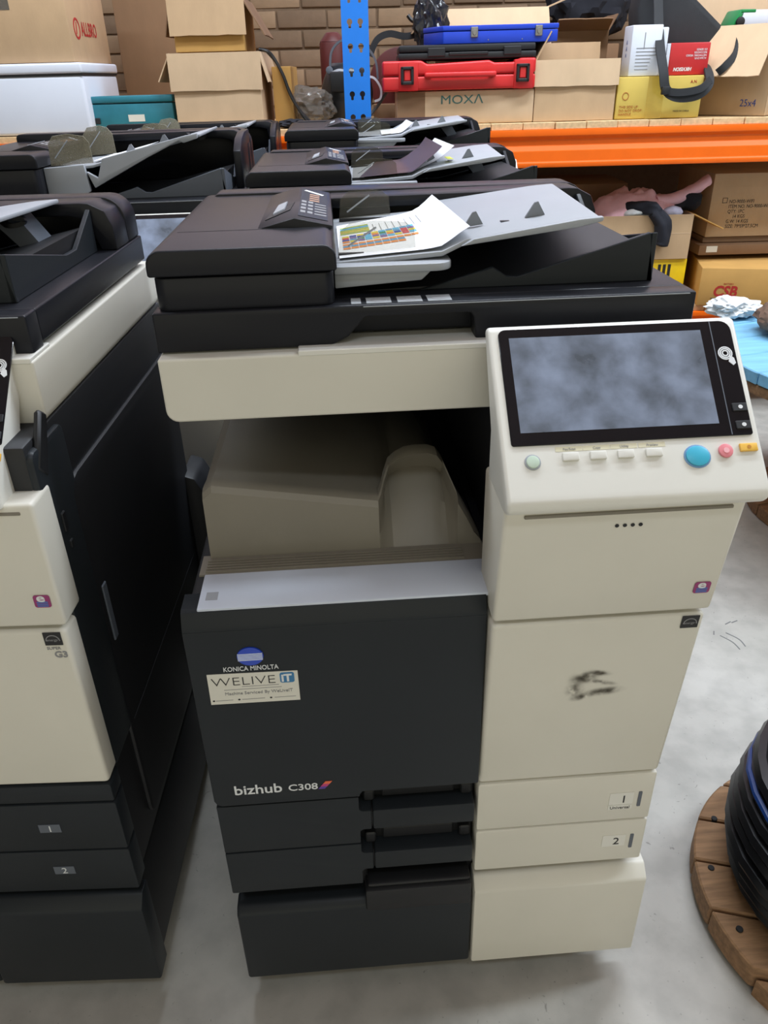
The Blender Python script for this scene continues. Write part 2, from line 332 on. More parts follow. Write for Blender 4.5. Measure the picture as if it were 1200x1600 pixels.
def copier(label, loc, rz=0.0, group='office copiers', lift=0.0, dark_drawers=False, steep=0.0, marks=True, panel=True, tip=None, lean=1.0, bump=False):
    t = thing('photocopier', label, 'copier', loc, rz, group)
    P = lambda n, m, fn, b=0.004, s=2, par=None, **k: part(n, m, par or t, fn, bevel=b, seg=s, **k)
    k_ = lean; CB = (0.0, 0.465); CT = (-.03*k_, .762); BB = (-.031*k_, .768); BT = (-.056*k_, .932)
    dyp = .056*(1-k_); PANF = frame(PA+Vector((0, dyp, 0)), (1, 0, 0), PV)
    # casters and cabinet
    for cx in (.07, .54):
        for cy in (.10, .59):
            P('caster', RUBBER, lambda bm: (prism(bm, ell(cy, .028, .028, .028, 16), 'x', cx-.012, cx+.012), box(bm, cx-.018, cx+.018, cy-.012, cy+.012, .035, .064)), 0.002, 1)
    P('cabinet_body', SIDE, lambda bm: box(bm, .006, .608, .03, .66, .060, .272), .008)
    cab = [(.03, .060), (-.012, .060), (-.012, .240), (.006, .258), (.03, .258)]
    cf = P('cabinet_drawer', DARK, lambda bm: prism(bm, [(.03, .060), (-.008, .060), (-.008, .222), (.004, .232), (.03, .232)], 'x', 0, .359), .005, 3)
    P('drawer_handle', BLACK, lambda bm: (box(bm, .196, .357, -.011, .02, .214, .262), box(bm, .2, .355, -.005, .03, .262, .270)), .006, 2, cf)
    P('cabinet_right_panel', DARK if dark_drawers else CREAM, lambda bm: prism(bm, cab, 'x', .361, .629 if not dark_drawers else .616), .004, 2, cf)
    # body
    P('body', SIDE, lambda bm: box(bm, .006, .610, .035, .66, .272, .786), .006)
    zc = .465
    for i, (z0, z1, s0, s1) in enumerate(((.367, .462, .395, .433), (.276, .3645, .308, .344))):
        out = [(0, z0), (.194, z0), (.194, s0-.004), (.198, s0), (.2105, s0), (.2105, s1), (.198, s1), (.194, s1+.004), (.194, z1), (0, z1)]
        d = P('paper_drawer', DARK, lambda bm: prism(bm, out, 'y', -.006, .035), .002, 2)
        P('drawer_handle', DARK, lambda bm: prism(bm, rrect(.2125, .356, s0, s1, .003), 'y', -.006, .030), .002, 2, d)
        P('handle_recess', BLACK, lambda bm: box(bm, .190, .357, .022, .036, z0, z1), 0, 1, d)
        for x in (.200, .338):
            P('handle_clip', BLACK, lambda bm: prism(bm, rrect(x, x+.016, s1+.002, s1+.022, .004), 'y', .010, .024), .002, 1, d)
        P('recess_window', SIDE, lambda bm: box(bm, .226, .330, .016, .024, s1+.002, s1+.024), .002, 1, d)
        P('right_panel', DARK if dark_drawers else CREAM, lambda bm: prism(bm, rrect(.361, .616, z0, z1, .004), 'y', 0, .035), .003, 2, d)
        if marks:
            if dark_drawers:
                P('number_plate', GREYD, lambda bm: box(bm, .50, .53, -.0008, .001, z0+.040, z0+.056), 0, 1, d)
                text('number', str(i+1), PRINTW, d, front(.511, -.001, z0+.042), .017)
            else:
                zz = z0+.034
                P('number_plate', PANELW, lambda bm: box(bm, .552, .587, -.0008, .001, zz, zz+.024), 0, 1, d)
                text('number', str(i+1), PRINTK, d, front(.568, -.001, zz+.004), .021)
                P('level_gauge', GREYD, lambda bm: prism(bm, rrect(.594, .599, zz-.006, zz+.024, .001), 'y', -.001, .001), 0, 1, d)
                if i == 0:
                    P('size_plate', PANELW, lambda bm: box(bm, .552, .587, -.0008, .001, zz-.010, zz-.001), 0, 1, d)
                    text('size_word', 'Universal', PRINTK, d, front(.5545, -.001, zz-.0085), .0078)
    # dark front cover
    def fc(bm):
        out = [(.010, .4685), (.196, .4685), (.196, .472), (.200, .478), (.357, .478), (.3585, .480), (.3585, .764), (0, .764), (0, .479), (.003, .472)]
        prism(bm, out, 'y', -.010, .035)
    c = P('front_cover', DARK, fc, .003, 3)
    P('cover_top_edge', DARK, lambda bm: prism(bm, [(-.0098, .7640), (-.0098, .7645), (-.0085, .770), (-.0005, .786), (.004, .7885), (.035, .7885), (.035, .7640)], 'x', 0.0003, .3583), .0018, 2, c)
    P('cover_recess', BLACK, lambda bm: box(bm, .194, .357, .024, .036, .44, .484), .0, 1, c)
    if marks:
        lg = P('globe_emblem', LOGOB, lambda bm: prism(bm, ell(.075, .7255, .016, .0135), 'y', -.0125, -.009), .001, 2, c)
        P('emblem_stripe', LOGOW, lambda bm: [prism(bm, rrect(.0602, .0898, .7205+k*.0022, .7218+k*.0022, .0002), 'y', -.0129, -.0115) for k in range(5)], 0, 1, c)
        text('maker_lettering', 'KONICA MINOLTA', PRINTW, c, front(.0405, -.0105, .7035), .0098, sx=.79, bold=.0001)
        text('series_lettering', 'bizhub', PRINTW, c, front(.0285, -.0105, .490), .024, sx=1.02, bold=.0003)
        text('model_lettering', 'C308', PRINTW, c, front(.1005, -.0105, .4905), .0165, sx=1.1, bold=.0002)
        for k, col in enumerate(((92, 60, 150), (190, 60, 120), (232, 110, 70))):
            P('model_stripe', mat('stripe_%d' % k, col, .5), lambda bm: prism(bm, [(.1405+k*.0035, .490+k*.0045), (.1495+k*.0035, .490+k*.0045), (.153+k*.0035, .4945+k*.0045), (.144+k*.0035, .4945+k*.0045)], 'y', -.0107, -.0098), 0, 1, c)
        s = P('service_sticker', STICKER, lambda bm: prism(bm, [(.0195, .6525), (.129, .6515), (.129, .6985), (.0200, .7005)], 'y', -.0106, -.0098), 0, 1, c)
        text('sticker_name', 'WELIVE', PRINTK, c, front(.0235, -.0109, .6815), .0185, sx=1.26, bold=-.0004)
        P('sticker_logo', mat('sticker_blue', (58, 122, 170), .4), lambda bm: prism(bm, rrect(.107, .1245, .681, .697, .003), 'y', -.0109, -.0104), 0, 1, c)
        text('sticker_logo_word', 'iT', PRINTW, c, front(.1085, -.0111, .6835), .0155, bold=.0006)
        text('sticker_line', 'Machine Serviced By WeLiveIT', PRINTG, c, front(.038, -.0109, .6665), .0066)
        P('sticker_rule', PRINTG, lambda bm: [box(bm, a, b, -.0109, -.0104, z, z+.0006) for a, b, z in ((.038, .108, .6745), (.060, .105, .6785), (.026, .047, .658), (.058, .086, .658), (.098, .124, .658))], 0, 1, c)
        P('sticker_icon', PRINTK, lambda bm: [prism(bm, ell(x, .6583, .0015, .0012, 10), 'y', -.0109, -.0104) for x in (.0235, .0545, .0935)], 0, 1, c)
    # silver ledge, vent, output tray
    P('exit_ledge', SILVER, lambda bm: box(bm, .019, .372, .0005, .074, .784, .7895), .0015)
    P('ledge_label', STICKER if False else GREYT, lambda bm: box(bm, .027, .041, .018, .034, .7895, .7898), 0, 1)
    P('vent_strip', GREIGE, lambda bm: (box(bm, .012, .374, .074, .118, .780, .7885), [box(bm, .02, .345, .078+k*.006, .080+k*.006, .7885, .7905) for k in range(5)]), 0, 1)
    def tray(bm):
        rows = []
        for x in [.022, .026, .034, .06, .12, .18, .225, .240, .2445, .250, .258, .268, .280, .295, .310, .322, .330, .336, .341, .352, .362, .372]:
            rec = 0.0; th = .012
            if x <= .24:
                zt = .892-(x-.03)*.165-.012*max(0, (.034-x)/.012); zv = zt-.004
            else:
                zt = .857+.036*math.sin(min(1, (x-.24)/.05)*math.pi/2)
                if x > .318: zt = .893-((x-.318)/.054)**1.2*.098
                rec = min(1, max(0, (x-.242)/.014))*(1 if x < .33 else max(0, 1-(x-.33)/.010)); th = .018
                zv = zt-.004-.05*min(1, (x-.24)/.03)
            yt = .118+.058*rec; h = zt-.788; zr = .872-(x-.03)*.20
            p = [(x, .112, .786), (x, .113+.040*rec, .788+h*(.30+.16*rec)), (x, .115+.085*rec, .788+h*(.62+.08*rec)), (x, .116+.070*rec, zt-.010), (x, yt+.003, zt-.003), (x, yt+.010, zt), (x, yt+.010+th, zt-.001), (x, yt+.03+th, min(zv, zt-.003)), (x, .40, min(zv-.002, zr+.01)), (x, .60, zr-.03), (x, .60, .77), (x, .112, .77)]
            rows.append(p)
        ring_loft(bm, rows)
    P('output_tray', GREIGE, tray, 0, 1, angle=28)
    P('cavity_rear_wall', BLACK, lambda bm: box(bm, .07, .40, .60, .655, .78, .985), 0, 1)
    P('support_tower', SIDE, lambda bm: box(bm, .385, .610, .03, .655, .78, .984), .004)
    P('cavity_ceiling', BLACK, lambda bm: box(bm, .04, .40, .30, .65, .965, .984), 0, 1)
    # cream right column
    zb = .502 if dark_drawers else .465
    kb = (zb-CB[1])/(CT[1]-CB[1]); yb = CB[0]+(CT[0]-CB[0])*kb
    rc = P('right_cover', CREAM, lambda bm: prism(bm, [(yb, zb), CT, (.04, .762), (.04, zb)], 'x', .3605, .616), .006, 3)
    if dark_drawers:
        P('lower_strip', DARK, lambda bm: prism(bm, rrect(.361, .616, .4655, .498, .004), 'y', 0, .035), .003)
    ub = P('upper_block', CREAM, lambda bm: prism(bm, [BB, BT, (.05, .932), (.05, .768)], 'x', .3605, .619), .005, 3)
    P('card_slot', GREIGE, lambda bm: box(bm, .382, .604, BT[0]-.0012, BT[0]+.006, .9195, .9235), .0008, 1, ub)
    for k in range(4):
        P('speaker_hole', BLACK, lambda bm: flat(bm, ell(0, 0, .0022, .0022, 12)), 0, 1, ub, mw=leanf(BB, BT, .483+k*.0085, .9035))
    if marks:
        eco_logo(ub, leanf(BB, BT, .590, .797))
        star_badge(rc, leanf(CB, CT, .588, .741))
        if dark_drawers:
            text('fax_badge', 'G3', PRINTG, rc, leanf(CB, CT, .595, .722), .013, bold=.0004)
            text('fax_badge_word', 'SUPER', PRINTG, rc, leanf(CB, CT, .588, .734), .006)
        else:
            P('grease_smear', GREASE, lambda bm: flat(bm, [(-.05, -.05), (.05, -.05), (.05, .05), (-.05, .05)], .0002), 0, 1, rc, mw=leanf(CB, CT, .495, .650, .0002), smooth=False)
    # right side
    sd = P('side_door', SIDE, lambda bm: prism(bm, rrect(.105, .63, .30, .905, .03), 'x', .608, .618), .005, 2)
    P('side_door_handle', GREYD, lambda bm: box(bm, .6175, .6205, .117, .132, .650, .742), .0015, 1, sd)
    P('door_seam', BLACK, lambda bm: box(bm, .6175, .6185, .12, .62, .50, .503), 0, 1, sd)
    if bump: P('rear_exit_unit', SIDE, lambda bm: prism(bm, [(.61, .40), (.648, .46), (.652, .62), (.636, .655), (.61, .665)], 'y', .60, .70), .006, 2)
    P('side_panel', DARK, lambda bm: prism(bm, rrect(.03, .125, .50, .975, .01), 'x', .606, .617), .004, 2)
    P('pen_groove', BLACK, lambda bm: prism(bm, [(.035, .955), (.075, 1.01), (.090, 1.0), (.055, .935)], 'x', .610, .6185), .003, 1)
    P('usb_port', BLACK, lambda bm: (box(bm, .616, .619, .06, .07, .86, .885), box(bm, .616, .619, .065, .073, .835, .845)), .001, 1)
    # operation panel
    if panel:
        prof = [(.0, .928), (-.048, .926), (-.062, .928), (-.070, .936), (-.071, .945), (-.065, .952), (.07, 1.083), (.079, 1.084), (.084, 1.077), (.03, .985), (.03, .928)]
        op = P('operation_panel', PANELW, lambda bm: prism(bm, [(y_+dyp, z_) for y_, z_ in prof], 'x', .360, .632 if lean == 1 else .622), .007, 4)
        G = P('glass_face', GLASSK, lambda bm: flat(bm, rrect(.0105, .2645, .053, .1865, (.003, .003, .012, .008)), .0018), .0006, 1, op, mw=PANF)
        P('touch_screen', SCREEN, lambda bm: flat(bm, [(.0215, .067), (.2305, .067), (.2305, .176), (.0215, .176)], .0003), 0, 1, op, mw=PANF @ Matrix.Translation((0, 0, .0018)), smooth=False)
        P('divider', GREYD, lambda bm: flat(bm, [(.2415, .054), (.2425, .054), (.2425, .186), (.2415, .186)], .0002), 0, 1, op, mw=PANF @ Matrix.Translation((0, 0, .0018)))
        def nfc(bm):
            for r in (.0072, .0052, .003): sweep(bm, [(.2525+r*math.cos(a), .147+r*math.sin(a), .0003) for a in [2*math.pi*i/20 for i in range(20)]], .0007, .0003, n=4, closed=True, smooth=False)
            prism(bm, [(.2545, .137), (.259, .1325), (.262, .135), (.261, .141), (.257, .1445)], 'z', 0, .0005)
        P('touch_mark', PRINTW, nfc, 0, 1, op, mw=PANF @ Matrix.Translation((0, 0, .0018)))
        for vv in (.084, .064):
            k = P('side_key', BLACK, lambda bm: flat(bm, rrect(.2475, .2635, vv-.0045, vv+.0045, .001), .0022), .0006, 1, op, mw=PANF @ Matrix.Translation((0, 0, .001)))
            P('key_mark', PRINTW, lambda bm: flat(bm, ell(.256, vv, .0024, .0022, 14), .0003), 0, 1, op, mw=PANF @ Matrix.Translation((0, 0, .0032)))
        def key(nm, m, pts, h, b=.0008, z=0): return P(nm, m, lambda bm: flat(bm, pts, h), b, 2, op, mw=PANF @ Matrix.Translation((0, 0, z)))
        key('home_key_ring', GREYT, ell(.0305, .0352, .0085, .0085), .0012); key('home_key', mat('pale_green_key', (196, 214, 196), .35), ell(.0305, .0352, .0068, .0068), .003)
        LB = mat('key_label', (214, 208, 180), .5)
        for k, (u, w) in enumerate(((.0699, 'Fax/Scan'), (.0985, 'Copy'), (.1272, 'Utility'), (.1567, 'Preview'))):
            key('function_key', PANELW, rrect(u-.0085, u+.0085, .0345, .0432, .001), .0035)
            key('key_label', LB, rrect(u-.0145, u+.0135, .0455, .0505, .0002), .0003, 0)
            text('key_word', w, PRINTG, op, PANF @ Matrix.Translation((u, .0465, .0004)), .0038, align='CENTER')
        key('start_key_ring', mat('start_ring', (110, 150, 190), .4), ell(.2015, .0325, .0142, .0128), .0008); key('start_key', mat('start_blue', (64, 176, 206), .35), ell(.2015, .0325, .0124, .0110), .0028, .0010)
        key('stop_key', mat('stop_pink', (224, 132, 140), .4), ell(.2317, .0366, .0075, .0075), .003); key('stop_key_mark', mat('stop_pink_mark', (240, 176, 182), .4), ell(.2317, .0366, .003, .003), .0006, 0, .003)
        key('reset_key', mat('reset_yellow', (232, 182, 74), .4), rrect(.247, .2655, .0348, .0435, .0008), .003); key('reset_mark', mat('reset_mark', (190, 130, 40), .5), ell(.2563, .0392, .0022, .002, 12), .0003, 0, .003)
        if lean < 1: op.location.x = -.034
    # scanner
    P('scanner', CREAM, lambda bm: prism(bm, rrect(0, .612, .982, 1.0565, (.014, .014, .003, .003)), 'y', .10, .645), .008, 3)
    P('platen_ledge', PANELW, lambda bm: box(bm, .155, .610, .099, .16, 1.054, 1.0605), .001, 1)
    # lid base with handle pocket
    def lb(bm):
        prism(bm, [(-.002, 1.0585), (.192, 1.0585), (.212, 1.068), (.232, 1.09), (.350, 1.09), (.354, 1.086), (.357, 1.0585), (.608, 1.0585), (.608, 1.103), (-.002, 1.103)], 'y', .118, .150)
        box(bm, 0, .608, .149, .62, 1.064, 1.1029)
    P('document_lid', LID, lb, .004, 3)
    P('lid_edge_strip', GREYT, lambda bm: box(bm, .23, .600, .1178, .1186, 1.1006, 1.1016), 0, 1)  # thin pale strip along the lid's front top edge
    for k, (a, b) in enumerate(((.217, .228), (.234, .262), (.269, .297), (.303, .330))):
        ic = P('guide_sticker', mat('icon_grey', (148, 150, 152), .45), lambda bm: box(bm, a, b, .124, .150, 1.1030, 1.1033), 0, 1)
        if k: P('guide_drawing', PRINTG, lambda bm: prism(bm, ell((a+b)/2, .137, .009, .008, 12), 'z', 1.1033, 1.1035), 0, 1, ic)
    # feeder
    sk = steep
    A0 = 1.168+sk*.032
    P('feeder_body', LID, lambda bm: prism(bm, rrect(.004, .199, .124, .50, .014), 'z', 1.103, A0-.0295), .002, 2)
    def fcv(bm):
        out = rrect(0, .203, A0-.0275, A0, (.003, .003, .014, .016), 6)
        prism(bm, out, 'y', .120, .575)
    fv = P('feeder_cover', LID, fcv, .0115, 5)
    P('cover_seam', BLACK, lambda bm: box(bm, .018, .188, .2335, .2352, A0-.002, A0+.0003), 0, 1, fv)
    hp = [(.108, A0-.001), (.156, A0+.011), (.202, A0+.001), (.202, A0-.004)]
    P('cover_hump', LID, lambda bm: prism(bm, hp, 'y', .238, .545), .003, 2, fv)
    hu = Vector((.046, 0, -.010)).normalized(); hl = frame((.156, .24, A0+.0113), hu, (0, 1, 0))
    P('print_plate', DARK, lambda bm: flat(bm, rrect(.004, .041, .02, .285, .001), .0004), 0, 1, fv, mw=hl, smooth=False)
    P('size_print', PRINTG, lambda bm: [flat(bm, rrect(.006+c*.009, .0125+c*.009, .05+r*.030, .067+r*.030, .0005), .0006) for c in range(2) for r in range(4)]+[flat(bm, rrect(.024, .039, .05+r*.022, .058+r*.022, .0005), .0006) for r in range(5)], 0, 1, fv, mw=hl, smooth=False)
    P('warning_print', mat('orange_print', (184, 140, 110), .5), lambda bm: [flat(bm, rrect(.016, .030, .165+r*.02, .175+r*.02, .0005), .0006) for r in range(4)], 0, 1, fv, mw=hl, smooth=False)
    P('arrow_print', PRINTW, lambda bm: flat(bm, [(.007, .262), (.034, .240), (.037, .252), (.010, .274)], .0006), 0, 1, fv, mw=hl, smooth=False)
    hv = Vector((.048, 0, .012)).normalized(); hm = frame((.110, .24, A0), hv, (0, 1, 0))
    P('stack_window', BLACK, lambda bm: flat(bm, [(.008, .045), (.014, .105), (.044, .135), (.040, .075)], .0005), 0, 1, fv, mw=hm, smooth=False)
    P('stack_tab', GREYT, lambda bm: prism(bm, [(.018, .07), (.032, .085), (.034, .150), (.022, .140)], 'z', .0005, .0022), 0, 1, fv, mw=hm, smooth=False)
    # rear ridge
    rzt = 1.171+sk*.046
    P('rear_ridge', LID, lambda bm: (prism(bm, rrect(.02, .606, 1.103, rzt, (.002, .004, .034, .01), 6), 'y', .555, .615)), .004, 2)
    P('ridge_end', LID, lambda bm: prism(bm, [(.20, rzt-.003), (.20, rzt-.018), (.54, rzt-.018), (.566, rzt-.024), (.582, 1.103), (.606, 1.103), (.605, rzt-.034), (.596, rzt-.012), (.574, rzt-.001), (.56, rzt)], 'y', .49, .556), .003, 2)
    if steep: P('ridge_side', LID, lambda bm: prism(bm, [(.30, 1.103), (.30, rzt-.035), (.36, rzt-.012), (.44, rzt-.002), (.556, rzt-.002), (.556, 1.103)], 'x', .586, .604), .003, 2)
    # exit wedge
    wd_ = lambda bm: (prism(bm, [(.30, 1.103), (.578, 1.103), (.569, 1.158), (.415, 1.114), (.402, 1.115), (.385, 1.126), (.372, 1.122)], 'y', .176, .183),
                      prism(bm, [(.176, 1.103), (.176, 1.158), (.36, 1.122), (.40, 1.122), (.485, 1.163), (.485, 1.103)], 'x', .570, .577))
    es = P('exit_support', GREYD if steep else DARK, wd_, .001, 1)
    P('exit_slope', BLACK, lambda bm: prism(bm, [(.23, 1.103), (.402, 1.108), (.415, 1.108), (.568, 1.140), (.568, 1.103)], 'y', .184, .485), 0, 1, es)  # black stands for the shadow beneath the feed tray
    # input tray
    T = tip or 1.178
    if not steep:
        top = [(.200, 1.139), (.325, 1.147), (.352, 1.159), (.50, T-.002), (.534, T)]
    else:
        top = [(.200, 1.166), (.30, 1.173), (.40, 1.173+(T-1.173)*.42), (.534, T)]
    th = .030 if steep else .007
    def it(bm):
        bot = [(x, z-.006) for x, z in top][::-1]
        prism(bm, top+bot, 'y', .172, .488)
        if steep:
            prism(bm, [(.200, top[0][1]+.004), (.285, top[1][1]+.002), (.29, 1.122), (.27, 1.112), (.200, 1.110)], 'y', .160, .172)
            prism(bm, [(.288, top[1][1]-.012), (.31, 1.148), (.325, top[1][1]+.012), (.50, T-.003), (.53, T+.002), (.53, T-.008), (.50, T-.016), (.49, T-.012), (.42, T-.042), (.30, 1.128)], 'y', .160, .172)
        else:
            prism(bm, rrect(.2, .335, .152, .20, (.0, .02, .0, .0)), 'z', 1.129, 1.138)
            prism(bm, [(.2, 1.112), (.30, 1.118), (.312, 1.129), (.2, 1.129)], 'y', .160, .20)
            prism(bm, [(.345, 1.152), (.36, 1.154), (.50, 1.168), (.537, T-.004), (.537, T+.001), (.50, T-.001), (.36, 1.160)], 'y', .166, .176)
    def it2(bm):
        it(bm)
        if not steep:
            for v in bm.verts:
                if v.co.x > .42: v.co.x -= .028*max(0, (.488-v.co.y)/.316)*(v.co.x-.42)/.114
    tr = P('feed_tray', GREYT, it2, .002, 2)
    tz = lambda x: next((z0+(z1-z0)*(x-x0)/(x1-x0) for (x0, z0), (x1, z1) in zip(top, top[1:]) if x0 <= x <= x1), T)
    for fx in (.371, .446):
        z = tz(fx); P('tray_fin', FIN, lambda bm: prism(bm, [(fx-.012, z), (fx+.012, z+.003), (fx+.003, z+.018), (fx-.001, z+.017)], 'y', .236, .240), 0, 1, tr)
    P('tray_slot', BLACK, lambda bm: box(bm, .405, .416, .236, .244, tz(.41)-.002, tz(.41)+.0012), 0, 1, tr)
    P('tray_stop', BLACK, lambda bm: sweep(bm, [(.47, .42, T-.012), (.49, .40, T-.022), (.51, .40, T-.020), (.512, .40, T-.014), (.50, .40, T-.012)], .004, .003, n=4), 0, 1, tr)
    if not steep: P('tray_arm', GREYD, lambda bm: prism(bm, [(.45, T-.008), (.49, T-.006), (.53, 1.112), (.50, 1.112)], 'y', .42, .47), 0, 1, tr)
    for gy, x0, x1, h in ((.196, .206, .297, .036), (.452, .212, .287, .040)):
        zz = tz(.25)+.001; h += .026*steep
        g = P('paper_guide', SMOKE2 if steep else SMOKE, lambda bm: prism(bm, [(x0, zz), (x1, zz+.004), (x1-.002, zz+h*.72), (x1-.012, zz+h*.92), (x0+.045, zz+h), (x0+.015, zz+h*.94), (x0+.003, zz+h*.7)], 'y', gy, gy+.0022), .0006, 1)
        P('guide_rib', GREYT, lambda bm: sweep(bm, [(x0+.012, gy-.001, zz+h*.25), (x0+.045, gy-.001, zz+h*.8)], .0012, n=6), 0, 1, g)
        P('guide_foot', BLACK, lambda bm: box(bm, x0, x1+.003, gy-.003, gy+.005, zz-.003, zz+.001), 0, 1, g)
    return t, tz

GRP = 'office copiers standing in two rows'
main, tzm = copier('charcoal and cream office copier in front with its tilted touch screen in full view', (0, 0, 0), 0, GRP)
left, tzl = copier('office copier with dark drawers cut off by the left edge, nearest on the left', (-.755, .046, 0), -.05, GRP, dark_drawers=True, lean=.05, bump=True)
sec, tzs = copier('second copier in the right row, directly behind the front one, dark print on its tray', (.042, .742, .004), 0, GRP, marks=False)
thi, tzt = copier('third and last copier of the right row, at the foot of the blue post', (.088, 1.478, .036), 0, GRP, marks=False)
l2, tz2 = copier('copier with a steep pale tray, second in the left row', (-.600, .925, 0.002), 0, GRP, marks=False, steep=1.0, tip=1.226)
l3, tz3 = copier('copier with a steep pale tray, last in the left row before the teal case', (-.562, 1.685, -.012), 0, GRP, marks=False, steep=1.0, tip=1.222)

# ------------------------------------------------------------------ papers
def sheet(name, label, root, corners, tz, m=PAPER, curl=0.0, lift=.0025, n=14, group=None):
    """corners: four (x,y) in the copier's own frame: rear-left, rear-right, front-right, front-left"""
    o_mw = Matrix.Translation(root.location) @ Matrix.Rotation(root.rotation_euler[2], 4, 'Z')
    def P(s, t_):
        a = Vector(corners[3]).lerp(Vector(corners[2]), s); b = Vector(corners[0]).lerp(Vector(corners[1]), s); p = a.lerp(b, t_)
        return p.x, p.y, tz(min(.533, max(.2005, p.x)))+lift+curl*max(0, s-.6)**2*6
    def fn(bm):
        for dz in (0, .0004):
            V = [[bm.verts.new((P(i/n, j/n)[0], P(i/n, j/n)[1], P(i/n, j/n)[2]+dz)) for i in range(n+1)] for j in range(n+1)]
            for j in range(n):
                for i in range(n): bm.faces.new((V[j][i], V[j][i+1], V[j+1][i+1], V[j+1][i]))
    o = part(name, m, None, fn); o.matrix_world = o_mw
    tag(o, label, 'paper', group); return o, P
PC = [(.207, .40), (.350, .47), (.357, .178), (.207, .178)]
ps, PF = sheet('paper_sheet', 'white printed sheet with a colour test chart in the front copier tray', main, PC, tzm, curl=.010)
cols = [(30, 60, 150), (40, 130, 80), (200, 60, 70), (90, 180, 220), (220, 200, 60), (120, 90, 150), (230, 140, 60), (90, 150, 190), (60, 60, 70), (170, 190, 90)]
CM = [mat('chart_ink_%d' % i, c, .6, var=.02) for i, c in enumerate(cols)]
def chart(bm):
    def q(s0, s1, t0, t1, mi):
        f = bm.faces.new([bm.verts.new((P[0], P[1], P[2]+.0009)) for P in (PF(s0, t0), PF(s1, t0), PF(s1, t1), PF(s0, t1))]); f.material_index = mi
    for c in range(10):
        for r in range(7):
            s0 = .04+c*.066
            if c > 7 and r < 2: continue
            t0 = .20+r*.050+(.03 if r > 2 else 0)+c*.006
            q(s0, s0+.060, t0, t0+.046, (c*3+r*2+(c*r) % 5) % 8 if r > 2 else (0, 7, 6)[r % 3] if r else 6)
    for r in range(5): q(.03, .30, .64+r*.05, .675+r*.05, (9, 4, 9, 3, 9)[r])
def lines(bm):
    for c in range(8):
        s0 = .34+c*.062
        f = [bm.verts.new((P[0], P[1], P[2]+.0009)) for P in (PF(s0, .62), PF(s0+.006, .62), PF(s0+.006, .84), PF(s0, .84))]; bm.faces.new(f)
part('colour_chart', CM, ps, chart, smooth=False); part('printed_lines', PRINTG, ps, lines, smooth=False)
DKP = mat('dark_photo_print', (66, 44, 46), .35, var=.1, scale=10)
p2, _ = sheet('paper_sheet', 'sheet printed almost all dark maroon on the second copier', sec, [(.27, .46), (.385, .46), (.385, .18), (.22, .18)], tzs, DKP, curl=.03, lift=.006)
p2b, _ = sheet('paper_sheet', 'white sheet with yellow corner under the dark print on the second copier', sec, [(.26, .45), (.405, .45), (.412, .20), (.23, .20)], tzs, curl=.03, lift=.002)
part('yellow_patch', mat('yellow_ink', (222, 226, 90), .6), p2b, lambda bm: box(bm, .400, .412, .205, .26, tzs(.40)+.0075, tzs(.40)+.008), smooth=False)
sheet('paper_sheet', 'small white sheet on the tray of the third copier', thi, [(.28, .40), (.36, .40), (.36, .20), (.27, .20)], tzt, curl=.012)
sheet('paper_sheet', 'white sheet on the steep tray of the second left copier', l2, [(.29, .42), (.40, .42), (.40, .22), (.29, .22)], tz2, curl=.0, lift=.004)

# ------------------------------------------------------------------ rack
rack = thing('pallet_rack', 'blue and orange storage rack with plank shelves against the brick wall', 'rack', rloc(0, 0), RY)
HP = .0728
def upright(bm, x0, x1, flip=False):
    w = x1-x0; rows = 30
    for c in range(2):
        for r in range(rows):
            a0, a1 = x0+c*w/2, x0+(c+1)*w/2; b0, b1 = r*HP, (r+1)*HP; cx, cz = (a0+a1)/2+(.004 if c == 0 else -.004), (b0+b1)/2
            inn, out = [], []
            for k in range(16):
                a = 2*math.pi*k/16; rr = .0095 if math.sin(a) > -.3 else (.0078/max(.55, abs(math.sin(a))) if math.sin(a) > -.86 else .019)
                dx, dz = math.cos(a), math.sin(a)
                if math.sin(a) <= -.3: dx *= .62
                inn.append((cx+dx*rr, cz+dz*rr))
                ca, sa = math.cos(a), math.sin(a); t1 = ((a1-cx)/ca if ca > 1e-6 else ((a0-cx)/ca if ca < -1e-6 else 1e9)); t2 = ((b1-cz)/sa if sa > 1e-6 else ((b0-cz)/sa if sa < -1e-6 else 1e9))
                q = min(t1, t2); out.append((cx+ca*q, cz+sa*q))
            cor = [(a1, b1), (a0, b1), (a0, b0), (a1, b0)]
            for y in (-.033, -.031):
                I = [bm.verts.new((x, y, z)) for x, z in inn]; O = [bm.verts.new((x, y, z)) for x, z in out]
                for k in range(16):
                    k2 = (k+1) % 16; f = [I[k], I[k2], O[k2], O[k]]
                    for (X, Z) in cor:
                        p, q2 = out[k], out[k2]
                        if (abs(p[0]-X) < 1e-5 and abs(q2[1]-Z) < 1e-5 and abs(p[1]-Z) > 1e-5 and abs(q2[0]-X) > 1e-5) or (abs(p[1]-Z) < 1e-5 and abs(q2[0]-X) < 1e-5 and abs(p[0]-X) > 1e-5 and abs(q2[1]-Z) > 1e-5):
                            f = [I[k], I[k2], O[k2], bm.verts.new((X, y, Z)), O[k]]
                    bm.faces.new(f)
    H = rows*HP
    box(bm, x0-.002, x0, -.033, .04, 0, H); box(bm, x1, x1+.002, -.033, .04, 0, H)
part('upright', RACKB, rack, lambda bm: upright(bm, -.020, .069), smooth=False)
for dx in (-2.35, 2.45):
    part('upright', RACKB, rack, lambda bm: upright(bm, dx-.020, dx+.069), smooth=False)
for x0, h0 in ((-2.35, 2.18), (0.0, 1.14), (2.45, 2.18)): part('rear_upright', RACKB, rack, lambda bm: box(bm, x0-.02, x0+.069, .86, .93, 0, h0), smooth=False)
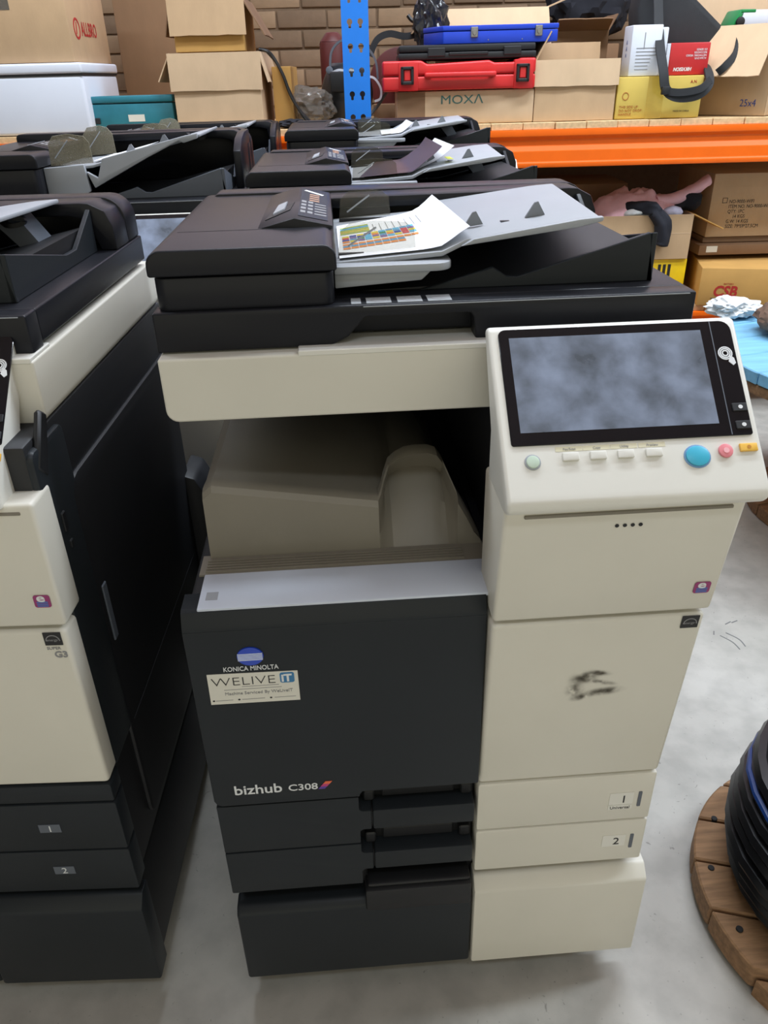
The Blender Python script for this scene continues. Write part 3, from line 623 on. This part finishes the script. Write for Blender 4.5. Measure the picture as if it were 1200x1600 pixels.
def beamp(y0, z1, z0, s=1):
    h = z1-z0
    return [(y0, z1), (y0, z1-h*.17), (y0+s*.012, z1-h*.26), (y0+s*.012, z1-h*.42), (y0, z1-h*.56), (y0, z0+h*.16), (y0-s*.004, z0+h*.12), (y0-s*.004, z0), (y0+s*.042, z0), (y0+s*.042, z1)]
for z1, z0 in ((1.143, 1.016), (.458, .35)):
    for xa, xb in ((-2.27, -.022), (.073, 2.42)):
        part('beam', ORANGE, rack, lambda bm: prism(bm, beamp(-.022, z1, z0), 'x', xa, xb), bevel=.002, seg=2)
        part('beam', ORANGE, rack, lambda bm: prism(bm, beamp(.90, z1, z0), 'x', xa, xb), bevel=.002, seg=1)
for z1 in (1.143, .458):
    x = -2.26; k = 0
    while x < 2.40:
        w = .1155+random.uniform(-.003, .003); d = random.uniform(-.006, .004); h = .0235+random.uniform(-.001, .0005)
        part('plank', PINE, rack, lambda bm: box(bm, x, x+w-.0025, -.012+d, .93, z1, z1+h), bevel=.0015, seg=1)
        x += w; k += 1
SZ, SL = 1.168, .483

# ------------------------------------------------------------------ cartons
def carton(name, label, x, dy, z, w, d, h, m=CARD, rz=0.0, flaps=(), closed=True, group=None, cat='box', tape=None):
    """x, dy = front-left bottom corner in the rack frame, flaps: (side, length, angle from outward horizontal)"""
    p = rloc(x, dy, z); t = thing(name, label, cat, p, RY+rz, group)
    T = .004
    if closed: part('body', m, t, lambda bm: box(bm, 0, w, 0, d, 0, h), bevel=.004, seg=2)
    else:
        part('body', m, t, lambda bm: (box(bm, 0, w, 0, T, 0, h), box(bm, 0, w, d-T, d, 0, h), box(bm, 0, T, T, d-T, 0, h), box(bm, w-T, w, T, d-T, 0, h), box(bm, T, w-T, T, d-T, 0, T)), bevel=.001, seg=1)
    for fl_ in flaps:
        side, ln, ang = fl_[:3]; fm = fl_[3] if len(fl_) > 3 else m; ins = fl_[4] if len(fl_) > 4 else .004
        a = math.radians(ang); o = {'front': (0, -1), 'back': (0, 1), 'left': (-1, 0), 'right': (1, 0)}[side]
        def ff(bm):
            n = 8
            for s in range(2): pass
            ux, uy = (1, 0) if side in ('front', 'back') else (0, 1); W = w if ux else d
            base = Vector({'front': (0, -.001, h), 'back': (0, d+.001, h), 'left': (-.001, 0, h), 'right': (w+.001, 0, h)}[side])
            dr = Vector((o[0]*math.cos(a), o[1]*math.cos(a), math.sin(a))); nn = Vector((ux, uy, 0)).cross(dr).normalized()
            rows = []
            for i in range(n+1):
                u = ins+(W-2*ins)*i/n; ln2 = ln*(1+.03*noise.noise(Vector((u*30, ang, h*9))))
                wb = .004*noise.noise(Vector((u*9, h*7, ang)))
                a0 = base+Vector((ux, uy, 0))*u; a1 = a0+dr*ln2+nn*wb
                rows.append([a0-nn*.002, a0+nn*.002, a1+nn*.002, a1-nn*.002])
            ring_loft(bm, rows)
        part('flap', fm, t, ff, smooth=False)
    if tape: part('tape', TAPE, t, lambda bm: box(bm, tape[0], tape[1], -.0006, d, -.0, h+.0006), smooth=False)
    return t
INK = mat('teal_ink', (66, 110, 104), .7); INKR = mat('red_ink', (176, 40, 34), .7); INKK = mat('black_ink', (60, 48, 40), .7); INKB = mat('blue_ink', (50, 70, 140), .6); INKO = mat('orange_ink', (176, 104, 44), .7)

c = carton('carton', 'pale carton with green lettering under the red tool case', .166, .02, SZ, .50, .30, .108, CARD2)
c.children[0].data.materials[0] = CARD2
text('carton_lettering', 'MOX\u039b', INK, c, front(.158, -.0008, .066), .040, sx=1.32)
part('side_tape', CARD3, c, lambda bm: box(bm, .055, .103, -.0006, .002, .002, .106), smooth=False)
part('dark_half', CARD3, c, lambda bm: box(bm, .001, .055, -.0006, .002, .002, .106), smooth=False)

# red tool case
def toolcase():
    t = thing('tool_case', 'red plastic power tool case lying on the lettered carton', 'tool case', rloc(.115, 0.0, 1.277), RY)
    W, D, H = .548, .30, .096
    part('lower_shell', REDP, t, lambda bm: prism(bm, [(.0, 0), (.055, 0), (.06, .002), (.49, .002), (.495, 0), (W, 0), (W, .047), (0, .047)], 'y', 0, D), bevel=.008, seg=3)
    part('upper_shell', REDP, t, lambda bm: prism(bm, [(0, .049), (W, .049), (W, H), (.49, H), (.47, H-.012), (.40, H-.012), (.38, H-.004), (.16, H-.012), (.14, H), (0, H)], 'y', 0, D), bevel=.008, seg=3)
    part('handle', REDP, t, lambda bm: (box(bm, .150, .405, -.026, -.008, .040, .058), box(bm, .150, .175, -.02, .01, .042, .056), box(bm, .38, .405, -.02, .01, .042, .056)), bevel=.006, seg=3)
    for x in (.066, .478):
        part('corner_rib', REDP, t, lambda bm: box(bm, x-.008, x+.062, -.004, .03, .001, H-.004), bevel=.004, seg=2)
        l = part('latch', BLACK, t, lambda bm: (box(bm, x, x+.010, -.014, 0, .022, .078), box(bm, x+.036, x+.046, -.014, 0, .022, .078), box(bm, x, x+.046, -.014, 0, .022, .032), box(bm, x, x+.046, -.014, 0, .068, .078)), bevel=.002, seg=1)
        part('latch_tab', REDP, l, lambda bm: box(bm, x+.012, x+.034, -.010, 0, .034, .068), bevel=.002, seg=1)
toolcase()
def blackcase():
    t = thing('tool_case', 'flat black plastic tool case between red case and blue box', 'tool case', rloc(.173, .02, 1.374), RY)
    W, D = .492, .28
    part('lower_shell', BLACK, t, lambda bm: box(bm, 0, W, 0, D, 0, .022), bevel=.006, seg=2)
    part('upper_shell', BLACK, t, lambda bm: box(bm, .003, W-.003, .002, D-.002, .0235, .046), bevel=.006, seg=2)
    for x in (.105, .375): part('latch', SIDE, t, lambda bm: box(bm, x, x+.062, -.006, .004, .010, .036), bevel=.002, seg=1)
    part('handle', BLACK, t, lambda bm: box(bm, .18, .32, -.004, .004, .012, .022), bevel=.002, seg=1)
blackcase()
def bluebox():
    t = thing('metal_case', 'bright blue metal case with two nickel latches on the black case', 'case', rloc(.333, .03, 1.421), RY+.0)
    part('lower_shell', BLUEM, t, lambda bm: prism(bm, [(0, 0), (.405, 0), (.405, .26), (-.05, .26), (-.062, .12)], 'z', 0, .038), bevel=.003, seg=2)
    part('lid', BLUEM, t, lambda bm: prism(bm, [(-.002, -.002), (.407, -.002), (.407, .262), (-.052, .262), (-.064, .12)], 'z', .0392, .055), bevel=.003, seg=2)
    for x in (.110, .337):
        l = part('latch', STEEL, t, lambda bm: box(bm, x-.013, x+.013, -.006, 0, .018, .050), bevel=.002, seg=1)
        part('latch_tongue', STEEL, l, lambda bm: prism(bm, ell(x, .034, .007, .010, 12), 'y', -.010, -.005), bevel=.001, seg=1)
    part('rivet', STEEL, t, lambda bm: [prism(bm, ell(x, .01, .002, .002, 8), 'y', -.001, 0) for x in (.16, .28)])
bluebox()

carton('carton', 'open carton with its front flap hanging down, right of the red case', .668, .02, SZ, .294, .26, .196, CARD, flaps=(('front', .084, -86, CARD2, -.006), ('left', .10, 118), ('back', .06, 80)), closed=False, group=None)
c = carton('carton', 'yellow carton taped down the middle beneath the white and red boxes', .968, .02, SZ, .310, .30, .136, CARDY, tape=(.11, .17))
text('carton_print', 'THIS SIDE UP\nDO NOT DROP\nHANDLE', INKO, c, front(.012, -.0008, .036), .012)
text('carton_mark', 'MADE IN CHINA', INKK, c, front(.212, -.0008, .020), .008); text('carton_code', 'A.N', INKR, c, front(.262, -.0008, .112), .014)
part('carton_ring', INKO, c, lambda bm: sweep(bm, [(.032+.011*math.cos(a), -.0008, .075+.012*math.sin(a)) for a in [2*math.pi*i/14 for i in range(14)]], .0012, .0004, n=4, ref=(0, 1, 0), closed=True, smooth=False))
c = carton('box', 'white box printed with small lines, standing on yellow carton', 1.004, .035, 1.3055, .108, .105, .158, WHITEC)
text('box_print', 'A\nA\nA', INKB, c, frame((.0, .06, .10), (0, -1, 0), (0, 0, 1)) @ Matrix.Translation((0, 0, .0008)), .02)
part('printed_lines', PRINTG, c, lambda bm: [box(bm, .02, .02+.075*(.5+.5*random.random()), -.0008, 0, z, z+.0025) for z in [.02+.011*k for k in range(7)]]+[box(bm, .045, .048, -.0008, 0, .085, .135)], smooth=False)
carton('box', 'narrow white box edge wedged between the white and red boxes', 1.1155, .05, 1.3055, .022, .09, .150, WHITEC)
c = carton('box', 'red box with upside down white lettering on yellow carton', 1.152, .05, 1.3055, .143, .09, .101, REDC)
text('box_lettering', 'HIKVISION', PRINTW, c, frame((.085, -.0008, .024), (-1, 0, 0), (0, 0, -1)) @ Matrix.Translation((0, .0, 0)), .016, sx=.85, bold=.0004, shear=.2)
text('box_small_print', 'H.264 DVR\nNETWORK VIDEO\nRECORDER\nDS SERIES', PRINTW, c, frame((.132, -.0008, .055), (-1, 0, 0), (0, 0, -1)), .009)
part('side_face', WHITEC, c, lambda bm: box(bm, -.012, -.0005, .002, .088, .001, .100), smooth=False)
c = carton('carton', 'large open brown carton marked in blue pen at right edge', 1.515, .005, SZ, .42, .33, .290, CARD, rz=.75, flaps=(('left', .19, -58, CARD2), ('front', .15, 50, CARD)), closed=False)
text('pen_mark', '25x4', INKB, c, frame((-.0008, .10, .030), (0, -1, 0), (0, 0, 1)), .034, sx=.9)
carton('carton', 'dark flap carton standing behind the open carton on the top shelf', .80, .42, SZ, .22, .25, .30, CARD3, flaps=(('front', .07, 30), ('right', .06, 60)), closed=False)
carton('carton', 'tall carton with big open flaps behind the blue metal case', .33, .40, SZ, .44, .40, .38, CARD, flaps=(('front', .16, -52, CARD2, .0), ('left', .12, -40), ('right', .10, 20)), closed=False)
carton('carton', 'plain carton at the top right corner behind the black bag', 1.33, .62, SZ, .62, .30, .46, CARD2)
carton('carton', 'lower open carton with wide flap, left of the blue post', -.640, .02, SZ, .315, .36, .247, CARD2, flaps=(('front', .118, -88, CARD2, -.008), ('left', .10, -60), ('right', .10, -74, CARD2)), closed=False)
carton('carton', 'upper ochre carton stacked on the open carton, flaps hanging', -.630, .10, SZ+.252, .25, .30, .165, CARDO, flaps=(('front', .115, -84, CARD, -.012), ('right', .14, -58, CARD3), ('left', .12, -75, CARD3)), closed=False)
carton('carton', 'torn carton end with white foam inside beside the left open carton', -.292, .12, SZ, .070, .26, .20, CARDO, closed=False)
fo = part('foam_block', WHITEC, None, lambda bm: prism(bm, rrect(-.026, .026, 0, .18, .012), 'y', 0, .14), bevel=.006); fo.location = rloc(-.257, .15, SZ+.012); fo.rotation_euler = (0, 0, RY); tag(fo, 'white foam block poking out of the torn carton', 'foam')

# teal case, white box, maker carton
t = thing('metal_case', 'scuffed teal metal case leaning behind the left copiers', 'case', rloc(-.962, .05, SZ), RY)
part('body', TEAL, t, lambda bm: box(bm, 0, .305, 0, .12, 0, .095), bevel=.006, seg=2)
part('lid', TEAL, t, lambda bm: box(bm, -.002, .307, -.003, .123, .097, .120), bevel=.006, seg=2)
part('latch', BLACK, t, lambda bm: box(bm, .012, .03, -.006, 0, .03, .05), bevel=.002, seg=1)
part('label', STICKER, t, lambda bm: box(bm, .135, .195, -.0008, .001, .035, .058), smooth=False)
t = thing('storage_box', 'white lidded storage box under the brown carton at far left', 'box', rloc(-1.42, .0, SZ), RY)
part('body', WHITEB, t, lambda bm: prism(bm, [(.01, .0), (.468, .0), (.468, .42), (.01, .42)], 'z', 0, .19), bevel=.012, seg=3)
part('gasket', BLACK, t, lambda bm: box(bm, .012, .469, -.001, .42, .188, .196), smooth=False)
part('lid', WHITEB, t, lambda bm: box(bm, 0, .472, -.006, .43, .1945, .228), bevel=.008, seg=3)
c = carton('carton', 'brown carton with red lettering on its side atop the white box', -1.42, .03, SZ+.230, .442, .44, .26, CARD)
text('carton_lettering', 'ALLBRO', INKR, c, frame((.4425, .13, .085), (0, 1, 0), (0, 0, 1)) @ Matrix.Translation((0, 0, .0006)), .062, sx=.78, bold=.001)
part('carton_emblem', INKR, c, lambda bm: (sweep(bm, [(.4425, .085+.03*math.cos(a), .105+.03*math.sin(a)) for a in [2*math.pi*i/18 for i in range(18)]], .004, .0006, n=4, ref=(1, 0, 0), closed=True, smooth=False), prism(bm, [(.07, .088), (.078, .088), (.088, .125), (.082, .125)], 'x', .4421, .4432)), smooth=False)
part('tape', FILM, c, lambda bm: box(bm, .19, .25, -.0008, .0, .16, .2605), smooth=False)
part('cord_loop', CABLE, c, lambda bm: sweep(bm, [(.215, -.004, .26), (.205, -.004, .225), (.212, -.004, .20), (.228, -.004, .20), (.234, -.004, .215), (.222, -.004, .26)], .003, n=6))
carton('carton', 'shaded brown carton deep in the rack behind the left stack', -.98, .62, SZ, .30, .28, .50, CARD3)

# ------------------------------------------------------------------ bag, helmet and loose things
def bag():
    t = thing('shoulder_bag', 'black nylon shoulder bag slumped over boxes with strap hanging', 'bag', rloc(0, .20, 0), RY)
    pts = [(1.09, 1.33), (1.29, 1.318), (1.330, 1.355), (1.385, 1.45), (1.25, 1.555), (1.22, 1.66), (1.07, 1.66), (1.045, 1.52), (1.06, 1.42)]
    def fn(bm):
        n = len(pts); cx = sum(p[0] for p in pts)/n; cz = sum(p[1] for p in pts)/n; rings = []
        for y, s_ in ((-.045, .80), (-.035, .96), (-.01, 1.0), (.06, 1.0), (.10, .94), (.11, .8)):
            rings.append([(cx+(p[0]-cx)*s_, y+.012*noise.noise(Vector((p[0]*14, p[1]*14, y*9))), cz+(p[1]-cz)*s_) for p in pts])
        ring_loft(bm, rings)
    b = part('body', NYLON, t, fn, bevel=.006, angle=60)
    part('strap', NYLON, t, lambda bm: sweep(bm, [(1.10, -.05, 1.64), (1.10, -.12, 1.50), (1.105, -.17, 1.40), (1.115, -.215, 1.32), (1.13, -.225, 1.262), (1.175, -.23, 1.237), (1.245, -.225, 1.242), (1.285, -.215, 1.275), (1.298, -.15, 1.32), (1.31, -.06, 1.35)], .016, .003, n=4, ref=(0, 1, 0)))
    part('strap_loop', NYLON, t, lambda bm: sweep(bm, [(1.12, -.226, 1.258), (1.18, -.236, 1.252), (1.25, -.232, 1.262), (1.29, -.21, 1.29)], .012, .003, n=4, ref=(0, 1, 0)))
    part('side_strap', NYLON, t, lambda bm: sweep(bm, [(1.40, -.02, 1.45), (1.41, -.10, 1.42), (1.39, -.15, 1.37), (1.35, -.17, 1.33), (1.33, -.16, 1.31)], .013, .003, n=4, ref=(0, 1, 0)))
    part('buckle', BLACK, t, lambda bm: box(bm, 1.112, 1.14, -.24, -.222, 1.246, 1.272), bevel=.003)
bag()
t = thing('packet', 'white and green packet lying by the bag at the right edge', 'packet', rloc(1.40, .16, 1.452), RY+.1)
part('box', WHITEC, t, lambda bm: box(bm, .03, .20, 0, .10, 0, .055), bevel=.004)
part('green_band', GREEN, t, lambda bm: (box(bm, .028, .085, -.0015, .101, .046, .057), prism(bm, [(0, .0), (.03, .0), (.045, .055), (.025, .055)], 'y', .0, .10)), bevel=.003)
part('knob', BLACK, t, lambda bm: prism(bm, ell(.028, .018, .016, .016, 16), 'y', -.012, 0), bevel=.003)

def helmet():
    t = thing('welding_helmet', 'dark welding helmet with grey headband behind the blue post', 'helmet', rloc(0, .34, SZ), RY)
    def sh(bm):
        rings = []
        for k in range(9):
            z = .0+.21*k/8; s = math.sin(math.pi*(.22+.62*k/8))
            r = .105*s**.7; cx = -.03+.01*k/8
            rings.append([(cx+r*math.cos(a), .02-r*1.0*math.sin(a)*(1 if math.sin(a) > 0 else .35), z) for a in [2*math.pi*i/24 for i in range(24)]])
        ring_loft(bm, rings)
    s = part('shell', HELM, t, sh, angle=60)
    part('lens_frame', BLACK, s, lambda bm: box(bm, -.085, .03, -.10, -.075, .11, .18), bevel=.006)
    part('headband', BGREY, t, lambda bm: sweep(bm, [(-.085, -.03, .19), (-.075, -.03, .25), (-.03, -.03, .285), (.04, -.03, .275), (.09, -.03, .22), (.10, -.03, .15)], .004, .014, n=4, ref=(0, 1, 0)))
    part('ratchet_strap', WHITEC, t, lambda bm: (sweep(bm, [(.05, -.06, .16), (.085, -.06, .155), (.11, -.06, .12), (.108, -.06, .085), (.085, -.06, .075)], .004, .010, n=4, ref=(0, 1, 0)), sweep(bm, [(-.08, -.06, .175), (-.05, -.07, .185), (-.02, -.07, .18)], .004, .012, n=4, ref=(0, 1, 0))))
    part('pivot_knob', BGREY, t, lambda bm: prism(bm, ell(-.088, .185, .014, .014, 16), 'y', -.05, -.025), bevel=.003)
helmet()
def crumple(name, label, cat, m, x, dy, z, rx, ry, rz_, seed, amp=.35, sub=4):
    def fn(bm):
        bmesh.ops.create_icosphere(bm, subdivisions=sub, radius=1)
        for v in bm.verts:
            p = v.co*2.2+Vector((seed, seed*1.7, 0)); k = 1+amp*(noise.noise(p)+.6*abs(noise.noise(p*2.3))+.35*noise.noise(p*5))
            v.co = Vector((v.co.x*rx*k, v.co.y*ry*k, max(0.0, rz_+v.co.z*rz_*k)))
    o = part(name, m, None, fn, angle=25); o.location = rloc(x, dy, z); o.rotation_euler = (0, 0, RY); return tag(o, label, cat)
crumple('plastic_bag', 'crumpled clear plastic bag left of the blue post', 'plastic bag', FILM, -.17, .22, SZ, .095, .08, .062, 3.1)
crumple('plastic_bag', 'dark crumpled plastic film behind the black tool case', 'plastic bag', FILMD, .305, .33, 1.40, .06, .05, .10, 8.3)
crumple('black_cloth', 'black rag on the shelf beside the torn carton', 'cloth', NAVY, -.225, .07, SZ, .05, .05, .014, 5.3)
def strand(name, label, cat, pts, r, m=CABLE, rb=None, n=8):
    o = part(name, m, None, lambda bm: sweep(bm, pts, r, rb, n=n)); o.location = rloc(0, 0, 0); o.rotation_euler = (0, 0, RY); return tag(o, label, cat)
strand('cable', 'thick black cable drooping from the left carton stack', 'cable', [(-.33, .12, 1.424), (-.29, .10, 1.41), (-.25, .09, 1.345), (-.22, .08, 1.265), (-.16, .06, SZ+.008)], .006)
strand('cable', 'thinner black cable beside the thick drooping one', 'cable', [(-.31, .14, 1.42), (-.27, .12, 1.375), (-.235, .11, 1.30), (-.20, .10, 1.23), (-.145, .09, SZ+.006)], .0045)
strand('strap', 'curved black strap arching right of the blue post', 'strap', [(.07, .45, 1.40), (.10, .45, 1.455), (.15, .45, 1.475), (.21, .45, 1.465), (.26, .45, 1.47)], .004, NYLON, .012, 4)
strand('cable', 'short black cable end against the brick wall', 'cable', [(.23, .60, 1.545), (.25, .60, 1.525), (.29, .6, 1.515), (.33, .6, 1.52), (.34, .6, 1.48)], .008)
strand('rod', 'thin grey rod slanting behind the red tool case', 'rod', [(.06, .30, SZ+.02), (.10, .30, 1.23), (.16, .30, 1.31)], .006, BGREY)
o = part('canister', REDBR, None, lambda bm: (cyl(bm, 0, 0, 0, .29, .055), cyl(bm, 0, 0, .29, .325, .055, r1=.025)), bevel=.004); o.location = rloc(-.085, .62, SZ); tag(o, 'dark red canister behind the welding helmet', 'canister')
t = thing('hose_reel', 'dark red round hose reel behind the tool cases', 'reel', rloc(.20, .66, SZ), RY)
part('disc', REDBR, t, lambda bm: prism(bm, ell(0, .135, .135, .135, 36), 'y', 0, .02), bevel=.004)
part('hub', BLACK, t, lambda bm: prism(bm, ell(0, .135, .04, .04, 20), 'y', -.03, 0), bevel=.004)
carton('carton', 'small dark carton under the rod behind the lettered carton', .08, .42, SZ, .12, .12, .06, CARD3)

crumple('black_bundle', 'black cloth bundle in the dark behind the shelf boxes', 'cloth', NAVY, 1.04, .86, 1.435, .17, .10, .15, 4.4, .25)
carton('carton', 'dark carton under the black bundle deep on the top shelf', .86, .76, SZ, .30, .2, .262, CARD3)
# ------------------------------------------------------------------ lower shelf, right
c = carton('carton', 'open carton heaped with clothes on the lower shelf', .950, .05, .655, .385, .34, .170, CARD, flaps=(('right', .14, -25, CARDO),), closed=False)
part('dark_crease', CARD2, c, lambda bm: box(bm, .0, .382, -.0006, .001, .098, .1005), smooth=False)
t = carton('yellow_case', 'yellow case with black print under the clothes carton', .955, .06, SL, .386, .30, .170, YELP, cat='case')
part('black_print', PRINTK, t, lambda bm: [box(bm, .27+.02*k, .282+.02*k, -.0008, .001, .09, .15) for k in range(3)], smooth=False)
def garment(name, label, m, path, ry, rz_, seed, n=18):
    def fn(bm):
        rings = []; path_v = [Vector(p) for p in path]; q = []
        for i in range(len(path_v)-1):
            for k in range(6): q.append(path_v[i].lerp(path_v[i+1], k/6))
        q.append(path_v[-1])
        for i, p in enumerate(q):
            e = min(1, .45+min(i, len(q)-1-i)/3)
            tg = (q[min(i+1, len(q)-1)]-q[max(i-1, 0)]).normalized(); s = Vector((0, 1, 0)); u = tg.cross(s).normalized()
            r = []
            for k in range(n):
                a = 2*math.pi*k/n; w = 1+.35*noise.noise(Vector((p.x*22+seed, math.cos(a)*1.6, math.sin(a)*1.6+p.z*14)))
                r.append(p+s*math.cos(a)*ry*e*w+u*math.sin(a)*rz_*e*w)
            rings.append(r)
        ring_loft(bm, rings)
    o = part(name, m, None, fn, angle=80); o.location = rloc(0, 0, 0); o.rotation_euler = (0, 0, RY); return tag(o, label, 'clothes')
def heap(bm, rx, ry, h, seed, nx=34, ny=20):
    V = []
    for j in range(ny+1):
        row = []
        for i in range(nx+1):
            u, v = -1+2*i/nx, -1+2*j/ny; d = max(0, 1-(abs(u)**2.4+abs(v)**2.4)); x, y = u*rx, v*ry
            f = noise.noise(Vector((x*16+seed, y*9, seed)))*.5+abs(noise.noise(Vector((x*26+y*14, y*22-x*8, seed))))*.55
            row.append(bm.verts.new((x+.012*f, y, h*(d**.55)*(.72+.5*f)+.002)))
        V.append(row)
    for j in range(ny):
        for i in range(nx): bm.faces.new((V[j][i], V[j][i+1], V[j+1][i+1], V[j+1][i]))
    rim = V[0]+[V[j][nx] for j in range(1, ny+1)]+V[ny][nx-1::-1]+[V[j][0] for j in range(ny-1, 0, -1)]
    bm.faces.new(rim)
t = thing('garment', 'pink garment with a sleeve sticking up, on the clothes carton', 'clothes', rloc(1.14, .20, .806), RY)
part('fabric', PINK, t, lambda bm: heap(bm, .185, .13, .118, 3.0), angle=80)
def slv(bm):
    rings = []
    for k in range(13):
        f = k/12; cx = .07+.20*f; cz = .058+.075*f**1.5-.012*math.sin(f*math.pi); a_, b_ = .040-.012*f, .024-.004*f
        rings.append([(cx+math.sin(a)*b_*-.35, -.05+math.cos(a)*a_, cz+math.sin(a)*b_*(1+.3*noise.noise(Vector((f*7, math.cos(a)*2, math.sin(a)*2))))) for a in [2*math.pi*i/16 for i in range(16)]])
    ring_loft(bm, rings)
part('sleeve', PINK, t, slv, angle=80)
garment('garment', 'navy garment spilling over the front of clothes carton', NAVY, [(1.02, .15, .825), (1.10, .10, .845), (1.17, .045, .85), (1.205, .022, .80), (1.212, .022, .73), (1.208, .022, .712)], .030, .028, 7)
garment('garment', 'white garment tucked beneath the navy one', WHITEF, [(1.06, .11, .822), (1.10, .09, .832), (1.15, .08, .835), (1.16, .09, .80)], .035, .018, 4)
garment('garment', 'black garment at the right side of clothes carton', NAVY, [(1.24, .20, .83), (1.30, .18, .855), (1.36, .16, .87), (1.34, .2, .82)], .07, .035, 9)
garment('garment', 'grey lilac garment between navy and black clothes', mat('lilac_fabric', (176, 172, 190), .9), [(1.22, .10, .82), (1.26, .09, .835), (1.30, .10, .825)], .04, .018, 12)
c = carton('carton', 'brown carton printed with item number and size on the lower shelf', 1.432, .15, .718, .42, .40, .242, CARD)
text('carton_print', 'NO-9000-WIFI\nITEM NO. NO-9000-WIFI\nQTY: 1PC\n     14 KGS\nG.W: 14 KGS\nSIZE: 79*59*27.5CM', INKK, c, front(.075, -.0008, .130), .019, sx=.85)
part('tick_box', INKK, c, lambda bm: (sweep(bm, [(.048, -.0008, .132), (.066, -.0008, .132), (.066, -.0008, .150), (.048, -.0008, .150)], .0012, .0004, n=4, ref=(0, 1, 0), closed=True, smooth=False)), smooth=False)
c = carton('carton', 'thin flat carton squeezed between the printed one and the red lettered carton', 1.405, .12, .652, .46, .38, .040, CARD3)
part('label', STICKER, c, lambda bm: box(bm, .03, .075, -.0008, .001, .012, .036), smooth=False)
carton('board', 'dark board stack under the printed carton', 1.43, .16, .694, .42, .36, .022, CARD3)
c = carton('carton', 'yellowish carton with red lettering at the end of the lower shelf', 1.375, -.02, SL, .44, .42, .150, CARD, rz=-.22)
c.children[0].data.materials[0] = CARDO
text('carton_lettering', 'CSB', INKR, c, front(.055, -.0008, .040), .058, sx=.9, bold=.002, shear=.15)
text('carton_small_print', 'BATTERY', INKR, c, front(.092, -.0008, .086), .009)
part('printed_rule', INKK, c, lambda bm: box(bm, .05, .20, -.0008, .001, .029, .032), smooth=False)
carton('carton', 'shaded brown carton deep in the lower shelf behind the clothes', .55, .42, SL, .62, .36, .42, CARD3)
crumple('plastic_sheet', 'crumpled white plastic sheet beside the panel of the front copier', 'plastic sheet', WHITEF, 1.26, -.60, .6005, .075, .06, .030, 6.1, .4)

# ------------------------------------------------------------------ reels
def planks_disc(t, cx, cy, z0, z1, R, n, m, ang=0.0, drop=()):
    w = 2*R/n
    for k in range(n):
        a, b = -R+k*w+.002, -R+(k+1)*w-.002; dz = random.uniform(-.002, .002)-(.018 if k in drop else 0)
        pts = []
        for i in range(9):
            y = a+(b-a)*i/8; pts.append((math.sqrt(max(1e-6, R*R-y*y)), y))
        pts = pts+[(-x, y) for x, y in pts[::-1]]
        ca, sa = math.cos(ang), math.sin(ang)
        pts = [(cx+x*ca-y*sa, cy+x*sa+y*ca) for x, y in pts]
        part('plank', m, t, lambda bm: prism(bm, pts, 'z', z0+dz, z1+dz), bevel=.003, seg=1)
t = thing('cable_drum', 'wooden cable drum with blue painted top beside the rack', 'cable drum', (1.87, 1.33, 0))
planks_disc(t, 0, 0, .565, .60, .55, 8, BLUEW, .25)
part('underside', OLDW, t, lambda bm: cyl(bm, 0, 0, .535, .563, .545, 48), bevel=.003)
part('core', OLDW, t, lambda bm: cyl(bm, 0, .05, .045, .535, .20, 24))
planks_disc(t, .02, .10, .0, .045, .31, 5, OLDW, .2)
crumple('rope_ball', 'brown wound rope ball on the blue drum top', 'rope', BROWN, 1.36, -.82, .601, .11, .11, .05, 2.2, .12)
t = thing('cable_spool', 'low wooden spool base in the right foreground holding black cable', 'cable spool', (1.072, .055, 0))
planks_disc(t, 0, 0, .012, .062, .284, 6, OLDW, -.30, drop=(0,))
part('batten', OLDW, t, lambda bm: [box(bm, x-.04, x+.04, -.2, .2, 0, .012) for x in (-.12, .12)])
part('core', OLDW, t, lambda bm: cyl(bm, 0, 0, .06, .36, .11, 20))
for a in range(14):
    an = 2*math.pi*a/14+.2; r = .258
    part('bolt', RUBBER, t, lambda bm: cyl(bm, r*math.cos(an), r*math.sin(an), .045, .0645, .006, 10), bevel=.001, seg=1)
def coil(bm, seed, turns, rr, z0, z1, r):
    pts = []
    for i in range(turns*28):
        a = 2*math.pi*i/28+seed; f = i/(turns*28-1); z = z0+(z1-z0)*f
        bul = .205+.036*math.sin(math.pi*min(1, max(0, (z-.06)/.28))**.8)
        q = bul+rr+.006*noise.noise(Vector((math.cos(a)*1.4, math.sin(a)*1.4, seed+f*6)))
        pts.append((q*math.cos(a), q*math.sin(a), z+.012*noise.noise(Vector((math.cos(a), math.sin(a), seed*3+f*5)))))
    sweep(bm, pts, r, n=7, smooth=False)
o = part('cable_coil', CABLE, None, lambda bm: (coil(bm, .0, 9, -.006, .078, .31, .0145), coil(bm, 1.5, 8, -.032, .08, .32, .0145), coil(bm, 2.5, 7, -.060, .09, .325, .015)))
o.location = (1.072, .055, 0); tag(o, 'thick coil of glossy black cable wound on the wooden spool', 'cable')
o = part('cable_coil', BCABLE, None, lambda bm: coil(bm, .7, 1, .004, .27, .29, .006)); o.location = (1.072, .055, 0); tag(o, 'single blue cable running round the black coil', 'cable')
# floor scratches
SCR = mat('floor_scuff', (116, 116, 116), .7)
flo = bpy.data.objects['floor']
for pts in ([(1.18, .83), (1.20, .80), (1.205, .77)], [(1.20, .84), (1.222, .81), (1.225, .78)], [(1.215, .875), (1.235, .885)], [(1.235, .88), (1.255, .888)], [(1.165, .835), (1.172, .85)], [(1.03, 1.02), (1.07, .93)], [(.84, -.12), (.87, -.16), (.885, -.165)], [(1.02, 1.06), (1.10, 1.0)]):
    part('scuff_mark', SCR, flo, lambda bm: sweep(bm, [(x, y, .0003) for x, y in pts], .0015, .0003, n=4))
